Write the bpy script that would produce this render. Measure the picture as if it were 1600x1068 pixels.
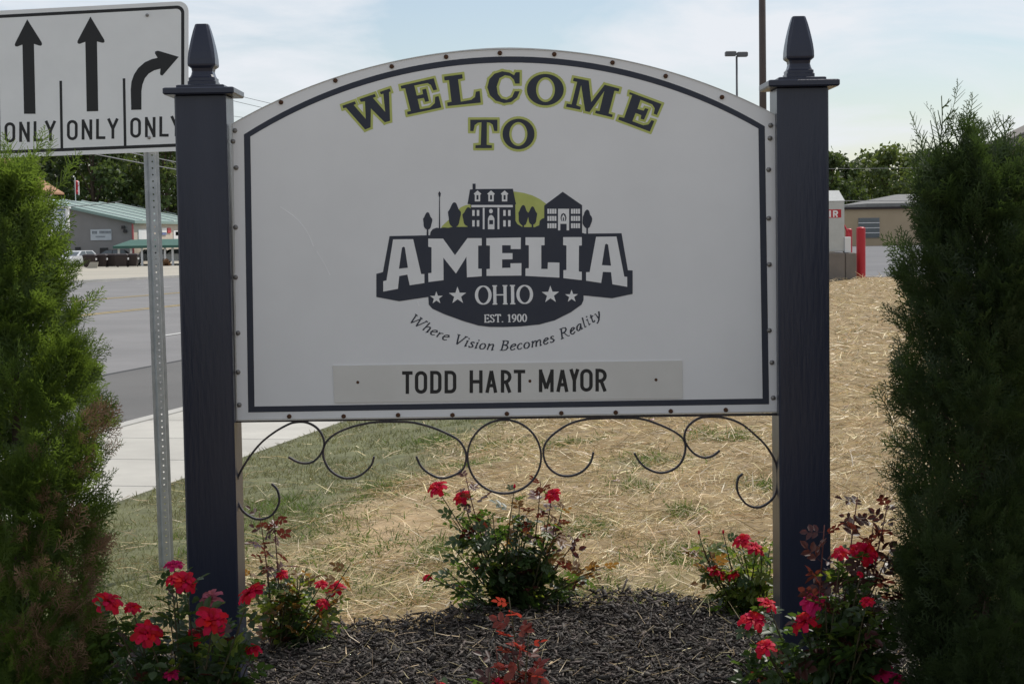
import bpy, math, random
import numpy as np
from mathutils import Vector, Matrix
from mathutils.geometry import tessellate_polygon
R_ = math.radians
rng = np.random.default_rng(7); random.seed(7)
for o in list(bpy.data.objects): bpy.data.objects.remove(o)
scene = bpy.context.scene; COL = scene.collection

# ---------------------------------------------------------------- camera
W, H, F = 1600.0, 1068.0, 2800.0
EYE = Vector((0, 0, 1.55)); PITCH = math.atan(174 / F); ROLL = 0.0157
fw = Vector((0, math.cos(PITCH), -math.sin(PITCH))); up0 = Vector((0, math.sin(PITCH), math.cos(PITCH))); rt0 = Vector((1, 0, 0))
RT = rt0 * math.cos(ROLL) - up0 * math.sin(ROLL); UP = rt0 * math.sin(ROLL) + up0 * math.cos(ROLL)
cd = bpy.data.cameras.new('camera'); cam = bpy.data.objects.new('camera', cd); COL.objects.link(cam)
cam.matrix_world = Matrix(((RT.x, UP.x, -fw.x, EYE.x), (RT.y, UP.y, -fw.y, EYE.y), (RT.z, UP.z, -fw.z, EYE.z), (0, 0, 0, 1)))
cd.sensor_width = 36; cd.lens = 36 * F / W; cd.clip_start = .05; cd.clip_end = 5000
scene.camera = cam

# ---------------------------------------------------------------- light
SUN_AZ, SUN_EL = R_(38), R_(52)          # azimuth from +Y towards +X
w = bpy.data.worlds.new('World'); scene.world = w; w.use_nodes = True
nt = w.node_tree; nt.nodes.clear(); N = nt.nodes.new; L = nt.links.new
sky = N('ShaderNodeTexSky'); sky.sky_type = 'NISHITA'; sky.sun_disc = False
sky.sun_elevation = SUN_EL; sky.sun_rotation = SUN_AZ; sky.air_density = 1.0; sky.dust_density = 0.6; sky.ozone_density = 1.5
tc = N('ShaderNodeTexCoord'); sep = N('ShaderNodeSeparateXYZ'); L(tc.outputs['Generated'], sep.inputs[0])
ad = N('ShaderNodeMath'); ad.operation = 'ADD'; ad.inputs[1].default_value = .22; L(sep.outputs[2], ad.inputs[0])
mx = N('ShaderNodeMath'); mx.operation = 'MAXIMUM'; mx.inputs[1].default_value = .05; L(ad.outputs[0], mx.inputs[0])
dv = []
for i in (0, 1):
    d = N('ShaderNodeMath'); d.operation = 'DIVIDE'; L(sep.outputs[i], d.inputs[0]); L(mx.outputs[0], d.inputs[1]); dv.append(d)
cmb = N('ShaderNodeCombineXYZ'); L(dv[0].outputs[0], cmb.inputs[0]); L(dv[1].outputs[0], cmb.inputs[1])
noi = N('ShaderNodeTexNoise'); noi.inputs['Scale'].default_value = 1.9; noi.inputs['Detail'].default_value = 9; noi.inputs['Roughness'].default_value = .56; noi.inputs['Distortion'].default_value = .5
L(cmb.outputs[0], noi.inputs['Vector'])
ramp = N('ShaderNodeValToRGB'); ramp.color_ramp.elements[0].position = .38; ramp.color_ramp.elements[0].color = (.18, .18, .18, 1)
ramp.color_ramp.elements[1].position = .60; ramp.color_ramp.elements[1].color = (.95, .95, .95, 1); L(noi.outputs[0], ramp.inputs[0])
mix = N('ShaderNodeMixRGB'); mix.inputs[2].default_value = (8.3, 8.6, 9.1, 1); L(ramp.outputs[0], mix.inputs[0]); L(sky.outputs[0], mix.inputs[1])
bg = N('ShaderNodeBackground'); bg.inputs[1].default_value = .10; out = N('ShaderNodeOutputWorld'); L(mix.outputs[0], bg.inputs[0]); L(bg.outputs[0], out.inputs[0])
sd = bpy.data.lights.new('sun', 'SUN'); sun = bpy.data.objects.new('sun', sd); COL.objects.link(sun)
sd.energy = 3.6; sd.angle = R_(.53); sd.color = (1, .95, .87)
sdir = Vector((math.sin(SUN_AZ) * math.cos(SUN_EL), math.cos(SUN_AZ) * math.cos(SUN_EL), math.sin(SUN_EL)))
sun.rotation_euler = sdir.to_track_quat('Z', 'Y').to_euler(); sun.location = (20, 20, 40)
vs = scene.view_settings; vs.view_transform = 'Standard'; vs.look = 'None'; vs.gamma = 1; vs.use_curve_mapping = False; vs.exposure = 0.0
scene.render.engine = 'CYCLES'

# ---------------------------------------------------------------- pixel helpers
def ray(u, v): return (fw + RT * ((u - W / 2) / F) + UP * ((H / 2 - v) / F))
def at_y(u, v, Y): d = ray(u, v); return EYE + d * (Y / d.y)
def at_z(u, v, z): d = ray(u, v); return EYE + d * ((z - EYE.z) / d.z)
def sm(t): t = np.clip(t, 0, 1); return t * t * (3 - 2 * t)
P0 = at_z(272, 752, -.37); TH = R_(12.1); D2 = (math.sin(TH), math.cos(TH)); N2 = (math.cos(TH), -math.sin(TH))
def qs(x, y): dx = x - P0.x; dy = y - P0.y; return dx * N2[0] + dy * N2[1], dx * D2[0] + dy * D2[1]
def xy(q, s): return P0.x + q * N2[0] + s * D2[0], P0.y + q * N2[1] + s * D2[1]
def base(s): return -.5 - .7 * sm((s - 16) / 140)
LOT_S = 25.3
def zlot(s): return .43 - .38 * sm((s - 25) / 95)
Q_CURB, Q_FAR = -2.3, -34.4
def lawn(q, s):
    return (base(s) + .13) * (1 - sm(q / 4.5)) + .45 * sm((s + 6) / 30) * sm((q - 1) / 4)
def gzqs(q, s):
    q = np.asarray(q, float); s = np.asarray(s, float)
    z = lawn(np.maximum(q, 0), s)
    lot = (s > LOT_S) & (q > 2.5); z = np.where(lot, zlot(s), z)
    z = np.where(q < 0, base(s) + .13, z); z = np.where(q < Q_CURB, base(s), z); z = np.where(q < Q_FAR, base(s) + .1, z)
    return z
def gz(x, y): q, s = qs(x, y); return gzqs(q, s)
def hit(u, v):
    d = ray(u, v); t = 2.0
    while t < 600:
        p = EYE + d * t
        if p.z < float(gz(p.x, p.y)): break
        t *= 1.01
    a, b = t / 1.01, t
    for _ in range(24):
        m = (a + b) / 2; p = EYE + d * m
        if p.z < float(gz(p.x, p.y)): b = m
        else: a = m
    return EYE + d * b

# ---------------------------------------------------------------- materials
def lin(c):
    return tuple(((x / 255) / 12.92 if x / 255 <= .04045 else ((x / 255 + .055) / 1.055) ** 2.4) for x in c)
def mat(name, col, rough=.7, col2=None, scale=6, bump=0, bscale=60, metal=0, trans=0, island=0, spec=.4, detail=5, stretch=None, tcol=None, attr=None, obj=0, contrast=.2):
    m = bpy.data.materials.new(name); m.use_nodes = True; t = m.node_tree; n = t.nodes.new; l = t.links.new
    b = t.nodes['Principled BSDF']; o = t.nodes['Material Output']
    tcn = n('ShaderNodeTexCoord'); mp = n('ShaderNodeMapping'); l(tcn.outputs['Object'], mp.inputs[0])
    if stretch: mp.inputs['Scale'].default_value = stretch
    nz = n('ShaderNodeTexNoise'); nz.inputs['Scale'].default_value = scale; nz.inputs['Detail'].default_value = detail; nz.inputs['Roughness'].default_value = .6; l(mp.outputs[0], nz.inputs['Vector'])
    rp = n('ShaderNodeMapRange'); rp.inputs[1].default_value = .5 - contrast; rp.inputs[2].default_value = .5 + contrast; l(nz.outputs[0], rp.inputs[0])
    if col2 is None: col2 = tuple(c * .82 for c in col)
    mc = n('ShaderNodeMixRGB'); mc.inputs[1].default_value = (*col, 1); mc.inputs[2].default_value = (*col2, 1); l(rp.outputs[0], mc.inputs[0])
    c = mc.outputs[0]
    if attr:
        at = n('ShaderNodeAttribute'); at.attribute_name = attr; ml = n('ShaderNodeMixRGB'); ml.blend_type = 'MULTIPLY'; ml.inputs[0].default_value = 1
        l(c, ml.inputs[1]); l(at.outputs['Color'], ml.inputs[2]); c = ml.outputs[0]
    if island or obj:
        if island: g = n('ShaderNodeNewGeometry'); src = g.outputs['Random Per Island']; k = island
        else: g = n('ShaderNodeObjectInfo'); src = g.outputs['Random']; k = obj
        r2 = n('ShaderNodeMapRange'); r2.inputs[3].default_value = 1 - k; r2.inputs[4].default_value = 1 + k; l(src, r2.inputs[0])
        hs = n('ShaderNodeHueSaturation'); l(c, hs.inputs['Color']); l(r2.outputs[0], hs.inputs['Value'])
        r3 = n('ShaderNodeMapRange'); r3.inputs[3].default_value = .5 - .035 * k; r3.inputs[4].default_value = .5 + .035 * k
        wn = n('ShaderNodeTexWhiteNoise'); wn.noise_dimensions = '1D'; l(src, wn.inputs['W']); l(wn.outputs['Value'], r3.inputs[0]); l(r3.outputs[0], hs.inputs['Hue'])
        c = hs.outputs[0]
    l(c, b.inputs['Base Color']); b.inputs['Roughness'].default_value = rough; b.inputs['Metallic'].default_value = metal; b.inputs['Specular IOR Level'].default_value = spec
    if bump:
        nb = n('ShaderNodeTexNoise'); nb.inputs['Scale'].default_value = bscale; nb.inputs['Detail'].default_value = 4; l(mp.outputs[0], nb.inputs['Vector'])
        bp = n('ShaderNodeBump'); bp.inputs['Strength'].default_value = bump; bp.inputs['Distance'].default_value = .01; l(nb.outputs[0], bp.inputs['Height']); l(bp.outputs[0], b.inputs['Normal'])
    if trans:
        tr = n('ShaderNodeBsdfTranslucent'); ms = n('ShaderNodeMixShader'); ms.inputs[0].default_value = trans
        if tcol: tr.inputs[0].default_value = (*tcol, 1)
        else: l(c, tr.inputs[0])
        l(b.outputs[0], ms.inputs[1]); l(tr.outputs[0], ms.inputs[2]); l(ms.outputs[0], o.inputs[0])
    return m
M = {}
M['navy'] = mat('navy_paint', (.019, .023, .042), .30, (.027, .031, .052), 9, .12, 90, stretch=(1, 1, .12))
M['board'] = mat('white_board_paint', (.78, .78, .785), .45, (.70, .70, .705), 2.6, .03, 200, contrast=.3)
M['plate'] = mat('plate_grey_beige', (.66, .645, .61), .55, (.60, .585, .55), 5)
M['film'] = mat('navy_film', (.020, .026, .045), .5, (.028, .033, .05), 12)
M['black'] = mat('black_film', (.014, .014, .015), .5)
M['lime'] = mat('lime_film', (.50, .54, .16), .5, (.42, .46, .12), 20)
M['white_film'] = mat('white_film', (.80, .80, .80), .5, (.74, .74, .74), 10)
M['scuff'] = mat('fresh_scuff', (.92, .92, .93), .6)
M['rust'] = mat('rusty_bolt', (.05, .025, .014), .8, (.10, .04, .015), 120)
M['bolt'] = mat('zinc_bolt', (.30, .29, .28), .5, (.18, .17, .16), 90, metal=.6)
M['iron'] = mat('wrought_iron', (.018, .018, .024), .5, (.06, .045, .045), 30, .2, 150, contrast=.12)
M['galv'] = mat('galvanised_steel', (.42, .44, .45), .42, (.30, .32, .33), 18, .05, 120, metal=.55)
M['sheet'] = mat('white_reflective_sheet', (.78, .78, .775), .5, (.72, .72, .715), 4)
M['alu'] = mat('aluminium_edge', (.55, .56, .56), .4, metal=.7)
M['asphalt'] = mat('old_asphalt', (.205, .20, .20), .9, (.16, .157, .157), .35, .3, 60)
M['asphalt_dark'] = mat('dark_asphalt', (.125, .122, .118), .9, (.10, .098, .095), .5, .3, 60)
M['asphalt_lot'] = mat('lot_asphalt', (.20, .20, .205), 1, (.165, .165, .17), .25, .2, 40, spec=.1)
M['seal'] = mat('tar_seal', (.03, .03, .032), .8)
M['yellow'] = mat('yellow_road_paint', (.50, .36, .12), .8, (.40, .32, .18), 1.5)
M['wpaint'] = mat('white_road_paint', (.55, .55, .53), .8, (.42, .42, .41), 1.5)
M['concrete'] = mat('pale_concrete', (.46, .445, .40), .9, (.38, .365, .33), 1.6, .2, 70, obj=.05)
M['kerb'] = mat('kerb_concrete', (.47, .46, .43), .9, (.38, .37, .34), 1.2, .2, 60)
M['far_lot'] = mat('far_concrete', (.40, .37, .31), .9, (.33, .31, .26), .12)
M['petal_red'] = mat('red_petals', (.56, .006, .032), .6, (.40, .003, .022), 60, trans=.35, tcol=(.72, .006, .04), island=.3, spec=.2)
M['petal_pink'] = mat('pink_petals', (.58, .018, .13), .6, (.44, .008, .08), 60, trans=.35, tcol=(.75, .02, .17), island=.28, spec=.2)
M['petal_old'] = mat('faded_petals', (.40, .10, .15), .7, (.30, .07, .08), 60, trans=.3, island=.3)
M['leaf_green'] = mat('rose_leaf_green', (.034, .062, .020), .42, (.022, .042, .015), 50, trans=.33, tcol=(.13, .22, .03), obj=.35, spec=.5)
M['leaf_lime'] = mat('rose_leaf_young', (.10, .14, .025), .45, (.075, .11, .02), 50, trans=.42, tcol=(.30, .36, .04), obj=.3)
M['leaf_red'] = mat('rose_leaf_red', (.070, .022, .020), .42, (.045, .020, .016), 50, trans=.30, tcol=(.19, .04, .025), obj=.45)
M['leaf_orange'] = mat('rose_leaf_bronze', (.16, .085, .028), .45, (.12, .06, .02), 50, trans=.42, tcol=(.38, .19, .04), obj=.35)
M['leaf_flame'] = mat('rose_leaf_flame', (.20, .030, .022), .42, (.11, .025, .02), 50, trans=.4, tcol=(.50, .06, .035), obj=.4)
M['cane'] = mat('rose_cane', (.07, .045, .025), .7, (.05, .06, .02), 40)
M['cane_red'] = mat('rose_cane_red', (.13, .03, .025), .6, (.08, .03, .02), 40)
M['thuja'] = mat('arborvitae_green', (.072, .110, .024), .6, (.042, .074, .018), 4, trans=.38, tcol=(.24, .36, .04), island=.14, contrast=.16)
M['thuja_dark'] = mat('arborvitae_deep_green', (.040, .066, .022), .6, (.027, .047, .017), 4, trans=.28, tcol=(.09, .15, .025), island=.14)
M['dead'] = mat('dead_scale_leaves', (.30, .19, .11), .8, (.20, .12, .07), 12, trans=.25, island=.3)
M['bark'] = mat('bark', (.12, .085, .06), .9, (.07, .05, .035), 14, .6, 40, stretch=(1, 1, .2))
M['treeleaf'] = mat('tree_leaves', (.060, .090, .026), .6, (.042, .066, .02), .5, trans=.28, tcol=(.14, .2, .035), island=.45)
M['treeleaf2'] = mat('tree_leaves_light', (.085, .115, .035), .6, (.06, .085, .026), .5, trans=.3, tcol=(.2, .26, .05), island=.45)
M['treeleaf3'] = mat('tree_leaves_deep', (.040, .062, .024), .6, (.028, .045, .018), .5, trans=.22, tcol=(.09, .13, .03), island=.45)
M['straw'] = mat('straw', (.68, .56, .33), .45, (.38, .275, .135), 2.2, trans=.2, island=.62, contrast=.14)
M['grass'] = mat('lawn_grass', (.16, .175, .065), .6, (.24, .22, .10), 1.4, trans=.35, island=.4)
M['weed'] = mat('weed_grass', (.15, .21, .045), .5, (.11, .165, .035), 3, trans=.45, island=.35)
M['mulch'] = mat('mulch_chips', (.085, .068, .056), .7, (.030, .024, .020), 22, .5, 160, island=.75, contrast=.12)
M['mulch_bed'] = mat('mulch_soil', (.030, .024, .019), .95, (.018, .014, .012), 40, .8, 60)
M['soil'] = mat('straw_soil', (1.1, 1.1, 1.1), .95, (.55, .55, .55), 7, .5, 70, attr='soil', detail=9)
M['grey_wall'] = mat('grey_wall_panels', (.24, .235, .23), .8, (.21, .205, .20), .8)
M['tan_wall'] = mat('tan_side_wall', (.50, .44, .36), .8, (.46, .40, .33), .6)
M['green_roof'] = mat('green_metal_roof', (.22, .31, .28), .5, (.19, .27, .245), .5)
M['rib'] = mat('pale_roof_rib', (.62, .68, .64), .4)
M['canopy'] = mat('green_canopy', (.045, .13, .10), .6, (.035, .10, .08), 1)
M['dark'] = mat('dark_opening', (.015, .016, .018), .4)
M['glass'] = mat('window_glass', (.10, .12, .13), .12, spec=.6)
M['bin'] = mat('brown_bin_plastic', (.035, .022, .020), .5, (.028, .018, .016), 3)
M['white'] = mat('white_paint', (.74, .74, .73), .5, (.68, .68, .67), 3)
M['carwhite'] = mat('white_car_paint', (.72, .73, .74), .25, (.70, .71, .72), 3, spec=.6)
M['cardark'] = mat('black_car_paint', (.02, .02, .022), .25, spec=.6)
M['tyre'] = mat('tyre_rubber', (.02, .02, .02), .85)
M['red'] = mat('red_paint', (.50, .022, .035), .45, (.42, .02, .03), 6)
M['redfade'] = mat('red_print', (.50, .12, .12), .6)
M['blueprint'] = mat('blue_print', (.12, .16, .34), .6)
M['greyprint'] = mat('grey_print', (.10, .12, .14), .6)
M['signpale'] = mat('pale_sign', (.50, .54, .57), .6, (.44, .48, .51), 2)
M['teal'] = mat('teal_print', (.16, .36, .34), .6)
M['tan_block'] = mat('tan_block', (.42, .33, .22), .85, (.37, .29, .19), .7)
M['parapet'] = mat('dark_parapet', (.035, .025, .025), .7)
M['grey_roof'] = mat('grey_shingles', (.20, .20, .195), .85, (.16, .16, .157), 2)
M['brown_roof'] = mat('brown_shingles', (.36, .20, .11), .85, (.30, .16, .09), 2)
M['taupe'] = mat('taupe_roof', (.19, .175, .155), .8, (.165, .15, .135), 1)
M['pole'] = mat('bronze_pole', (.075, .055, .045), .5, (.06, .045, .04), 3)
M['pole_grey'] = mat('grey_pole', (.12, .12, .125), .5)
M['wire'] = mat('cable', (.30, .30, .31), .5)
M['wire_dark'] = mat('cable_dark', (.05, .05, .055), .6)
M['wood'] = mat('pole_wood', (.16, .12, .085), .9, (.11, .085, .06), 5, stretch=(1, 1, .1))
M['steel'] = mat('brushed_steel', (.50, .51, .50), .38, (.43, .44, .43), 5, metal=.6)
M['base_conc'] = mat('weathered_concrete', (.22, .19, .165), .95, (.17, .15, .13), 3, .3, 40)
M['scrap'] = mat('pale_petal', (.80, .70, .72), .6, (.75, .45, .50), 20, trans=.2)

# ---------------------------------------------------------------- mesh helpers
def wl(o):
    v = Vector((0, 0, 0))
    while o: v = v + o.location; o = o.parent
    return v
def link(name, me, parent=None, m=None, origin=None):
    o = bpy.data.objects.new(name, me); COL.objects.link(o)
    if parent: o.parent = parent
    elif origin is not None: o.location = origin
    if m and me: me.materials.append(m)
    return o
def tag(o, label=None, cat=None, group=None, kind=None):
    if label: o['label'] = label
    if cat: o['category'] = cat
    if group: o['group'] = group
    if kind: o['kind'] = kind
    return o
def empty(name, loc): o = bpy.data.objects.new(name, None); COL.objects.link(o); o.location = loc; o.empty_display_size = .1; return o
def thing(name, loc, label, cat, group=None): return tag(empty(name, loc), label, cat, group)
def np_mesh(name, V, Fc, smooth=False):
    """V (n,3); Fc (m,k) same-size faces"""
    me = bpy.data.meshes.new(name); V = np.asarray(V, np.float32); Fc = np.asarray(Fc, np.int32)
    me.vertices.add(len(V)); me.vertices.foreach_set('co', V.ravel())
    m, k = Fc.shape; me.loops.add(m * k); me.loops.foreach_set('vertex_index', Fc.ravel())
    me.polygons.add(m); me.polygons.foreach_set('loop_start', np.arange(0, m * k, k, dtype=np.int32))
    if smooth: me.polygons.foreach_set('use_smooth', np.ones(m, dtype=bool))
    me.update(calc_edges=True); me.validate(); return me
class MB:
    def __init__(s): s.v = []; s.f = []
    def add(s, vs, fs): k = len(s.v); s.v += [tuple(v) for v in vs]; s.f += [tuple(i + k for i in f) for f in fs]; return s
    def box(s, a, b, bev=0):
        x0, y0, z0 = a; x1, y1, z1 = b
        if bev <= 0:
            return s.add([(x0, y0, z0), (x1, y0, z0), (x1, y1, z0), (x0, y1, z0), (x0, y0, z1), (x1, y0, z1), (x1, y1, z1), (x0, y1, z1)],
                         [(3, 2, 1, 0), (4, 5, 6, 7), (0, 1, 5, 4), (1, 2, 6, 5), (2, 3, 7, 6), (3, 0, 4, 7)])
        c = bev; ring = lambda i, z: [(x0 + i + c, y0 + i, z), (x1 - i - c, y0 + i, z), (x1 - i, y0 + i + c, z), (x1 - i, y1 - i - c, z), (x1 - i - c, y1 - i, z), (x0 + i + c, y1 - i, z), (x0 + i, y1 - i - c, z), (x0 + i, y0 + i + c, z)]
        return s.loft([ring(c, z0), ring(0, z0 + c), ring(0, z1 - c), ring(c, z1)])
    def loft(s, rings, caps=True):
        n = len(rings[0]); vs = [p for r in rings for p in r]; fs = []
        for i in range(len(rings) - 1):
            for j in range(n): a = i * n + j; b = i * n + (j + 1) % n; fs.append((a, b, b + n, a + n))
        if caps: fs.append(tuple(range(n))[::-1]); fs.append(tuple(range((len(rings) - 1) * n, len(rings) * n)))
        return s.add(vs, fs)
    def tube(s, pts, r, n=6, caps=True):
        pts = [Vector(p) for p in pts]; rings = []; rs = r if hasattr(r, '__len__') else [r] * len(pts)
        prev = None
        for i, p in enumerate(pts):
            d = (pts[min(i + 1, len(pts) - 1)] - pts[max(i - 1, 0)]).normalized()
            if prev is None: a = d.orthogonal().normalized()
            else: a = (prev - d * prev.dot(d)).normalized()
            prev = a; b = d.cross(a)
            rings.append([p + (a * math.cos(t) + b * math.sin(t)) * rs[i] for t in [2 * math.pi * k / n for k in range(n)]])
        return s.loft(rings, caps)
    def lathe(s, prof, c=(0, 0, 0), n=16, axis='z'):
        rings = []
        for r, h in prof:
            ring = []
            for k in range(n):
                t = 2 * math.pi * k / n; x, y = r * math.cos(t), r * math.sin(t)
                ring.append((c[0] + x, c[1] + y, c[2] + h) if axis == 'z' else ((c[0] + x, c[1] - h, c[2] + y) if axis == 'y' else (c[0] + h, c[1] + x, c[2] + y)))
            rings.append(ring)
        return s.loft(rings)
    def prism(s, pts, d):
        """closed outline of 3d points pushed along vector d; simple polygon, tessellated caps"""
        n = len(pts); pts = [Vector(p) for p in pts]; d = Vector(d); tri = tessellate_polygon([pts])
        vs = pts + [p + d for p in pts]; fs = [tuple(t) for t in tri] + [tuple(i + n for i in t)[::-1] for t in tri]
        fs += [(i, (i + 1) % n, (i + 1) % n + n, i + n) for i in range(n)]
        return s.add(vs, fs)
    def build(s, name, m, parent=None, smooth=False, origin=None, fix=True):
        o0 = wl(parent) if parent else Vector(origin or (0, 0, 0))
        me = bpy.data.meshes.new(name); me.from_pydata([(v[0] - o0.x, v[1] - o0.y, v[2] - o0.z) for v in s.v], [], s.f)
        if fix:
            import bmesh
            bm = bmesh.new(); bm.from_mesh(me); bmesh.ops.recalc_face_normals(bm, faces=bm.faces); bm.to_mesh(me); bm.free()
        if smooth:
            for p in me.polygons: p.use_smooth = True
        me.update(); return link(name, me, parent, m, None if parent else o0)
def catmull(pts, k=5, closed=False):
    P = [np.array(p, float) for p in pts]; n = len(P); out = []
    for i in range(n if closed else n - 1):
        if closed: a, b, c, d = P[(i - 1) % n], P[i], P[(i + 1) % n], P[(i + 2) % n]
        else: a, b, c, d = P[max(i - 1, 0)], P[i], P[i + 1], P[min(i + 2, n - 1)]
        for j in range(k):
            t = j / k; out.append(.5 * ((2 * b) + (c - a) * t + (2 * a - 5 * b + 4 * c - d) * t * t + (3 * b - a - 3 * c + d) * t ** 3))
    if not closed: out.append(P[-1])
    return out
# flat print on a plane y = Y: everything in photo pixels, each shape a hair above the one before
class Print:
    def __init__(s, Y): s.Y = Y; s.mb = MB(); s.k = 0
    def dz(s): s.k = (s.k + 1) % 9; return s.k * 1.2e-5
    def poly(s, pts, holes=()):
        e = s.dz(); loops = [[at_y(u, v, s.Y - e) for u, v in lp] for lp in [pts, *holes]]
        tri = tessellate_polygon(loops); vs = [p for lp in loops for p in lp]
        fs = []
        for a, b, c in tri:
            nrm = (vs[b] - vs[a]).cross(vs[c] - vs[a]); fs.append((a, b, c) if nrm.y < 0 else (a, c, b))
        s.mb.add(vs, fs); return s
    def stroke(s, pts, wd, closed=False, thin=None):
        pts = [np.array(p, float) for p in pts]; n = len(pts); Lf, Rg = [], []
        for i in range(n):
            a = pts[(i - 1) % n] if (closed or i > 0) else pts[i]; b = pts[(i + 1) % n] if (closed or i < n - 1) else pts[i]
            d0 = pts[i] - a; d1 = b - pts[i]
            d0 = d0 / (np.linalg.norm(d0) + 1e-9); d1 = d1 / (np.linalg.norm(d1) + 1e-9)
            t = d0 + d1; t = t / (np.linalg.norm(t) + 1e-9); nn = np.array((-t[1], t[0]))
            ref = d1 if np.linalg.norm(d1) > .5 else d0
            co = max(.45, abs(nn @ np.array((-ref[1], ref[0]))))
            ww = wd if thin is None else thin + (wd - thin) * abs(t[1]) ** 1.3
            Lf.append(pts[i] + nn * ww / 2 / co); Rg.append(pts[i] - nn * ww / 2 / co)
        e = s.dz(); vs = [at_y(p[0], p[1], s.Y - e) for p in Lf + Rg]; fs = []
        for i in range(n if closed else n - 1): j = (i + 1) % n; fs.append((i, j, n + j, n + i))
        for q in range(len(fs)):
            a, b, c, d = fs[q]
            if (vs[b] - vs[a]).cross(vs[c] - vs[a]).y > 0: fs[q] = (d, c, b, a)
        s.mb.add(vs, fs); return s
    def segs(s, pts, wd, closed=True):
        n = len(pts)
        for i in range(n if closed else n - 1):
            a = np.array(pts[i], float); b = np.array(pts[(i + 1) % n], float); d = b - a; l = np.linalg.norm(d)
            if l < 1e-6: continue
            d = d / l; s.stroke([a - d * wd * .42, b + d * wd * .42], wd)
        return s
    def build(s, name, m, parent): return s.mb.build(name, m, parent, fix=False)
def ell(cx, cy, rx, ry, n=36, rot=0):
    return [(cx + rx * math.cos(t) * math.cos(rot) - ry * math.sin(t) * math.sin(rot), cy + rx * math.cos(t) * math.sin(rot) + ry * math.sin(t) * math.cos(rot)) for t in [2 * math.pi * k / n for k in range(n)]]
def Z(ox, oy, sc, pts): return [(ox + x / sc, oy + y / sc) for x, y in pts]
def frames(d, roll):
    """rotation matrices with local x along d (n,3), rolled"""
    d = d / np.linalg.norm(d, axis=1, keepdims=True); ref = np.tile(np.array([0., 0, 1]), (len(d), 1)); bad = abs(d[:, 2]) > .97; ref[bad] = (1, 0, 0)
    a = np.cross(ref, d); a /= np.linalg.norm(a, axis=1, keepdims=True); b = np.cross(d, a); c, s_ = np.cos(roll)[:, None], np.sin(roll)[:, None]
    return np.stack([d, a * c + b * s_, b * c - a * s_], axis=2)
def scatter(T, Fc, Rm, pos, scl):
    n = len(pos); k = len(T); V = np.einsum('nij,kj->nki', Rm, T) * np.asarray(scl).reshape(n, 1, 1) + pos[:, None, :]
    return V.reshape(-1, 3), (np.asarray(Fc)[None] + (np.arange(n) * k)[:, None, None]).reshape(-1, np.asarray(Fc).shape[1])
# ================================================================ THE SETTING
def bed_edge(x):   # far edge (y) of the mulch bed
    return 7.18 + .10 * np.sin(x * 2.1 + .6) + .05 * np.sin(x * 5.3) - .10 * np.clip(abs(x) - .9, 0, 3) ** 2
def in_bed(x, y): return (y < bed_edge(x)) & (y > 3.6) & (abs(x) < 2.6)
green_spots = [(425, 830, .55, .30), (455, 790, .25, .15), (560, 783, .16, .10), (600, 762, .14, .08), (735, 728, .28, .10), (535, 862, .16, .10), (985, 758, .14, .10), (1000, 722, .22, .10),
               (905, 828, .12, .10), (955, 925, .45, .14), (600, 925, .8, .12), (505, 900, .5, .2), (1060, 870, .15, .08), (1130, 680, .2, .1), (690, 860, .1, .1), (1180, 900, .3, .15), (760, 700, .2, .06),
               (680, 690, .25, .12), (1065, 800, .1, .06), (900, 690, .2, .06), (1190, 760, .12, .06), (1350, 940, .3, .12)]
GS = [(hit(u, v), a, b) for u, v, a, b in green_spots]
DIRT = [(hit(610, 830), .34, .55), (hit(560, 812), .2, .3)]
def spot(x, y, lst):
    g = 0
    for p, a, b in lst: g = np.maximum(g, np.exp(-(((x - p.x) / a) ** 2 + ((y - p.y) / (b * 2.2)) ** 2)))
    return g
def wob(x, y): return .5 + .25 * np.sin(x * 3.1 + y * 1.7) + .25 * np.sin(x * 7.3 - y * 2.9 + 1.3)
def lawniness(x, y):    # 1 = turf by the pavement, 0 = straw
    q, s = qs(x, y); return sm((2.3 + .5 * wob(x, y) - .02 * s - q) / .9)
Ql = np.concatenate([[-400, -200, -120, -70, -45, Q_FAR - .01, Q_FAR, -25, -15, -8, Q_CURB, Q_CURB + .01, -.02, 0], np.arange(.12, 9, .12), 9 * 1.25 ** np.arange(0, 20)])
Sl = np.concatenate([[-60, -30, -20], np.arange(-15, 4, .14), np.arange(4, LOT_S - .2, .6), [LOT_S - .02, LOT_S], LOT_S + 1.5 * 1.22 ** np.arange(0, 36)])
QQ, SS = np.meshgrid(Ql, Sl); XX, YY = xy(QQ, SS); ZZ = gzqs(QQ, SS)
ZZ = np.where(QQ < 0, base(SS) - .12, ZZ); ZZ = np.where(QQ < Q_FAR - .005, base(SS) + .05, ZZ)
ZZ = np.where((QQ > 2.5) & (SS > LOT_S - .01) & (QQ < 95) & (SS < 150), zlot(SS) - .15, ZZ)
near = (SS < 4) & (QQ > .1) & (QQ < 9); ZZ = ZZ + np.where(near, .012 * (np.sin(XX * 4.7 + YY * 2.2) + np.sin(YY * 6.1 - XX * 3.3)) + rng.normal(0, .004, ZZ.shape), 0)
nq, ns = len(Ql), len(Sl); idx = np.arange(nq * ns).reshape(ns, nq)
Fg = np.stack([idx[:-1, :-1], idx[:-1, 1:], idx[1:, 1:], idx[1:, :-1]], -1).reshape(-1, 4)
me = np_mesh('ground', np.stack([XX, YY, ZZ], -1).reshape(-1, 3), Fg, True)
gl = lawniness(XX, YY)[..., None]; gs = spot(XX, YY, GS)[..., None] * .6; dt = spot(XX, YY, DIRT)[..., None]
c_st = np.array([.30, .215, .105]); c_gr = np.array([.14, .145, .065]); c_di = np.array([.46, .33, .185])
cc = c_st * (1 - gl) + c_gr * gl; cc = cc * (1 - gs) + c_gr * gs; cc = cc * (1 - dt) + c_di * dt
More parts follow.
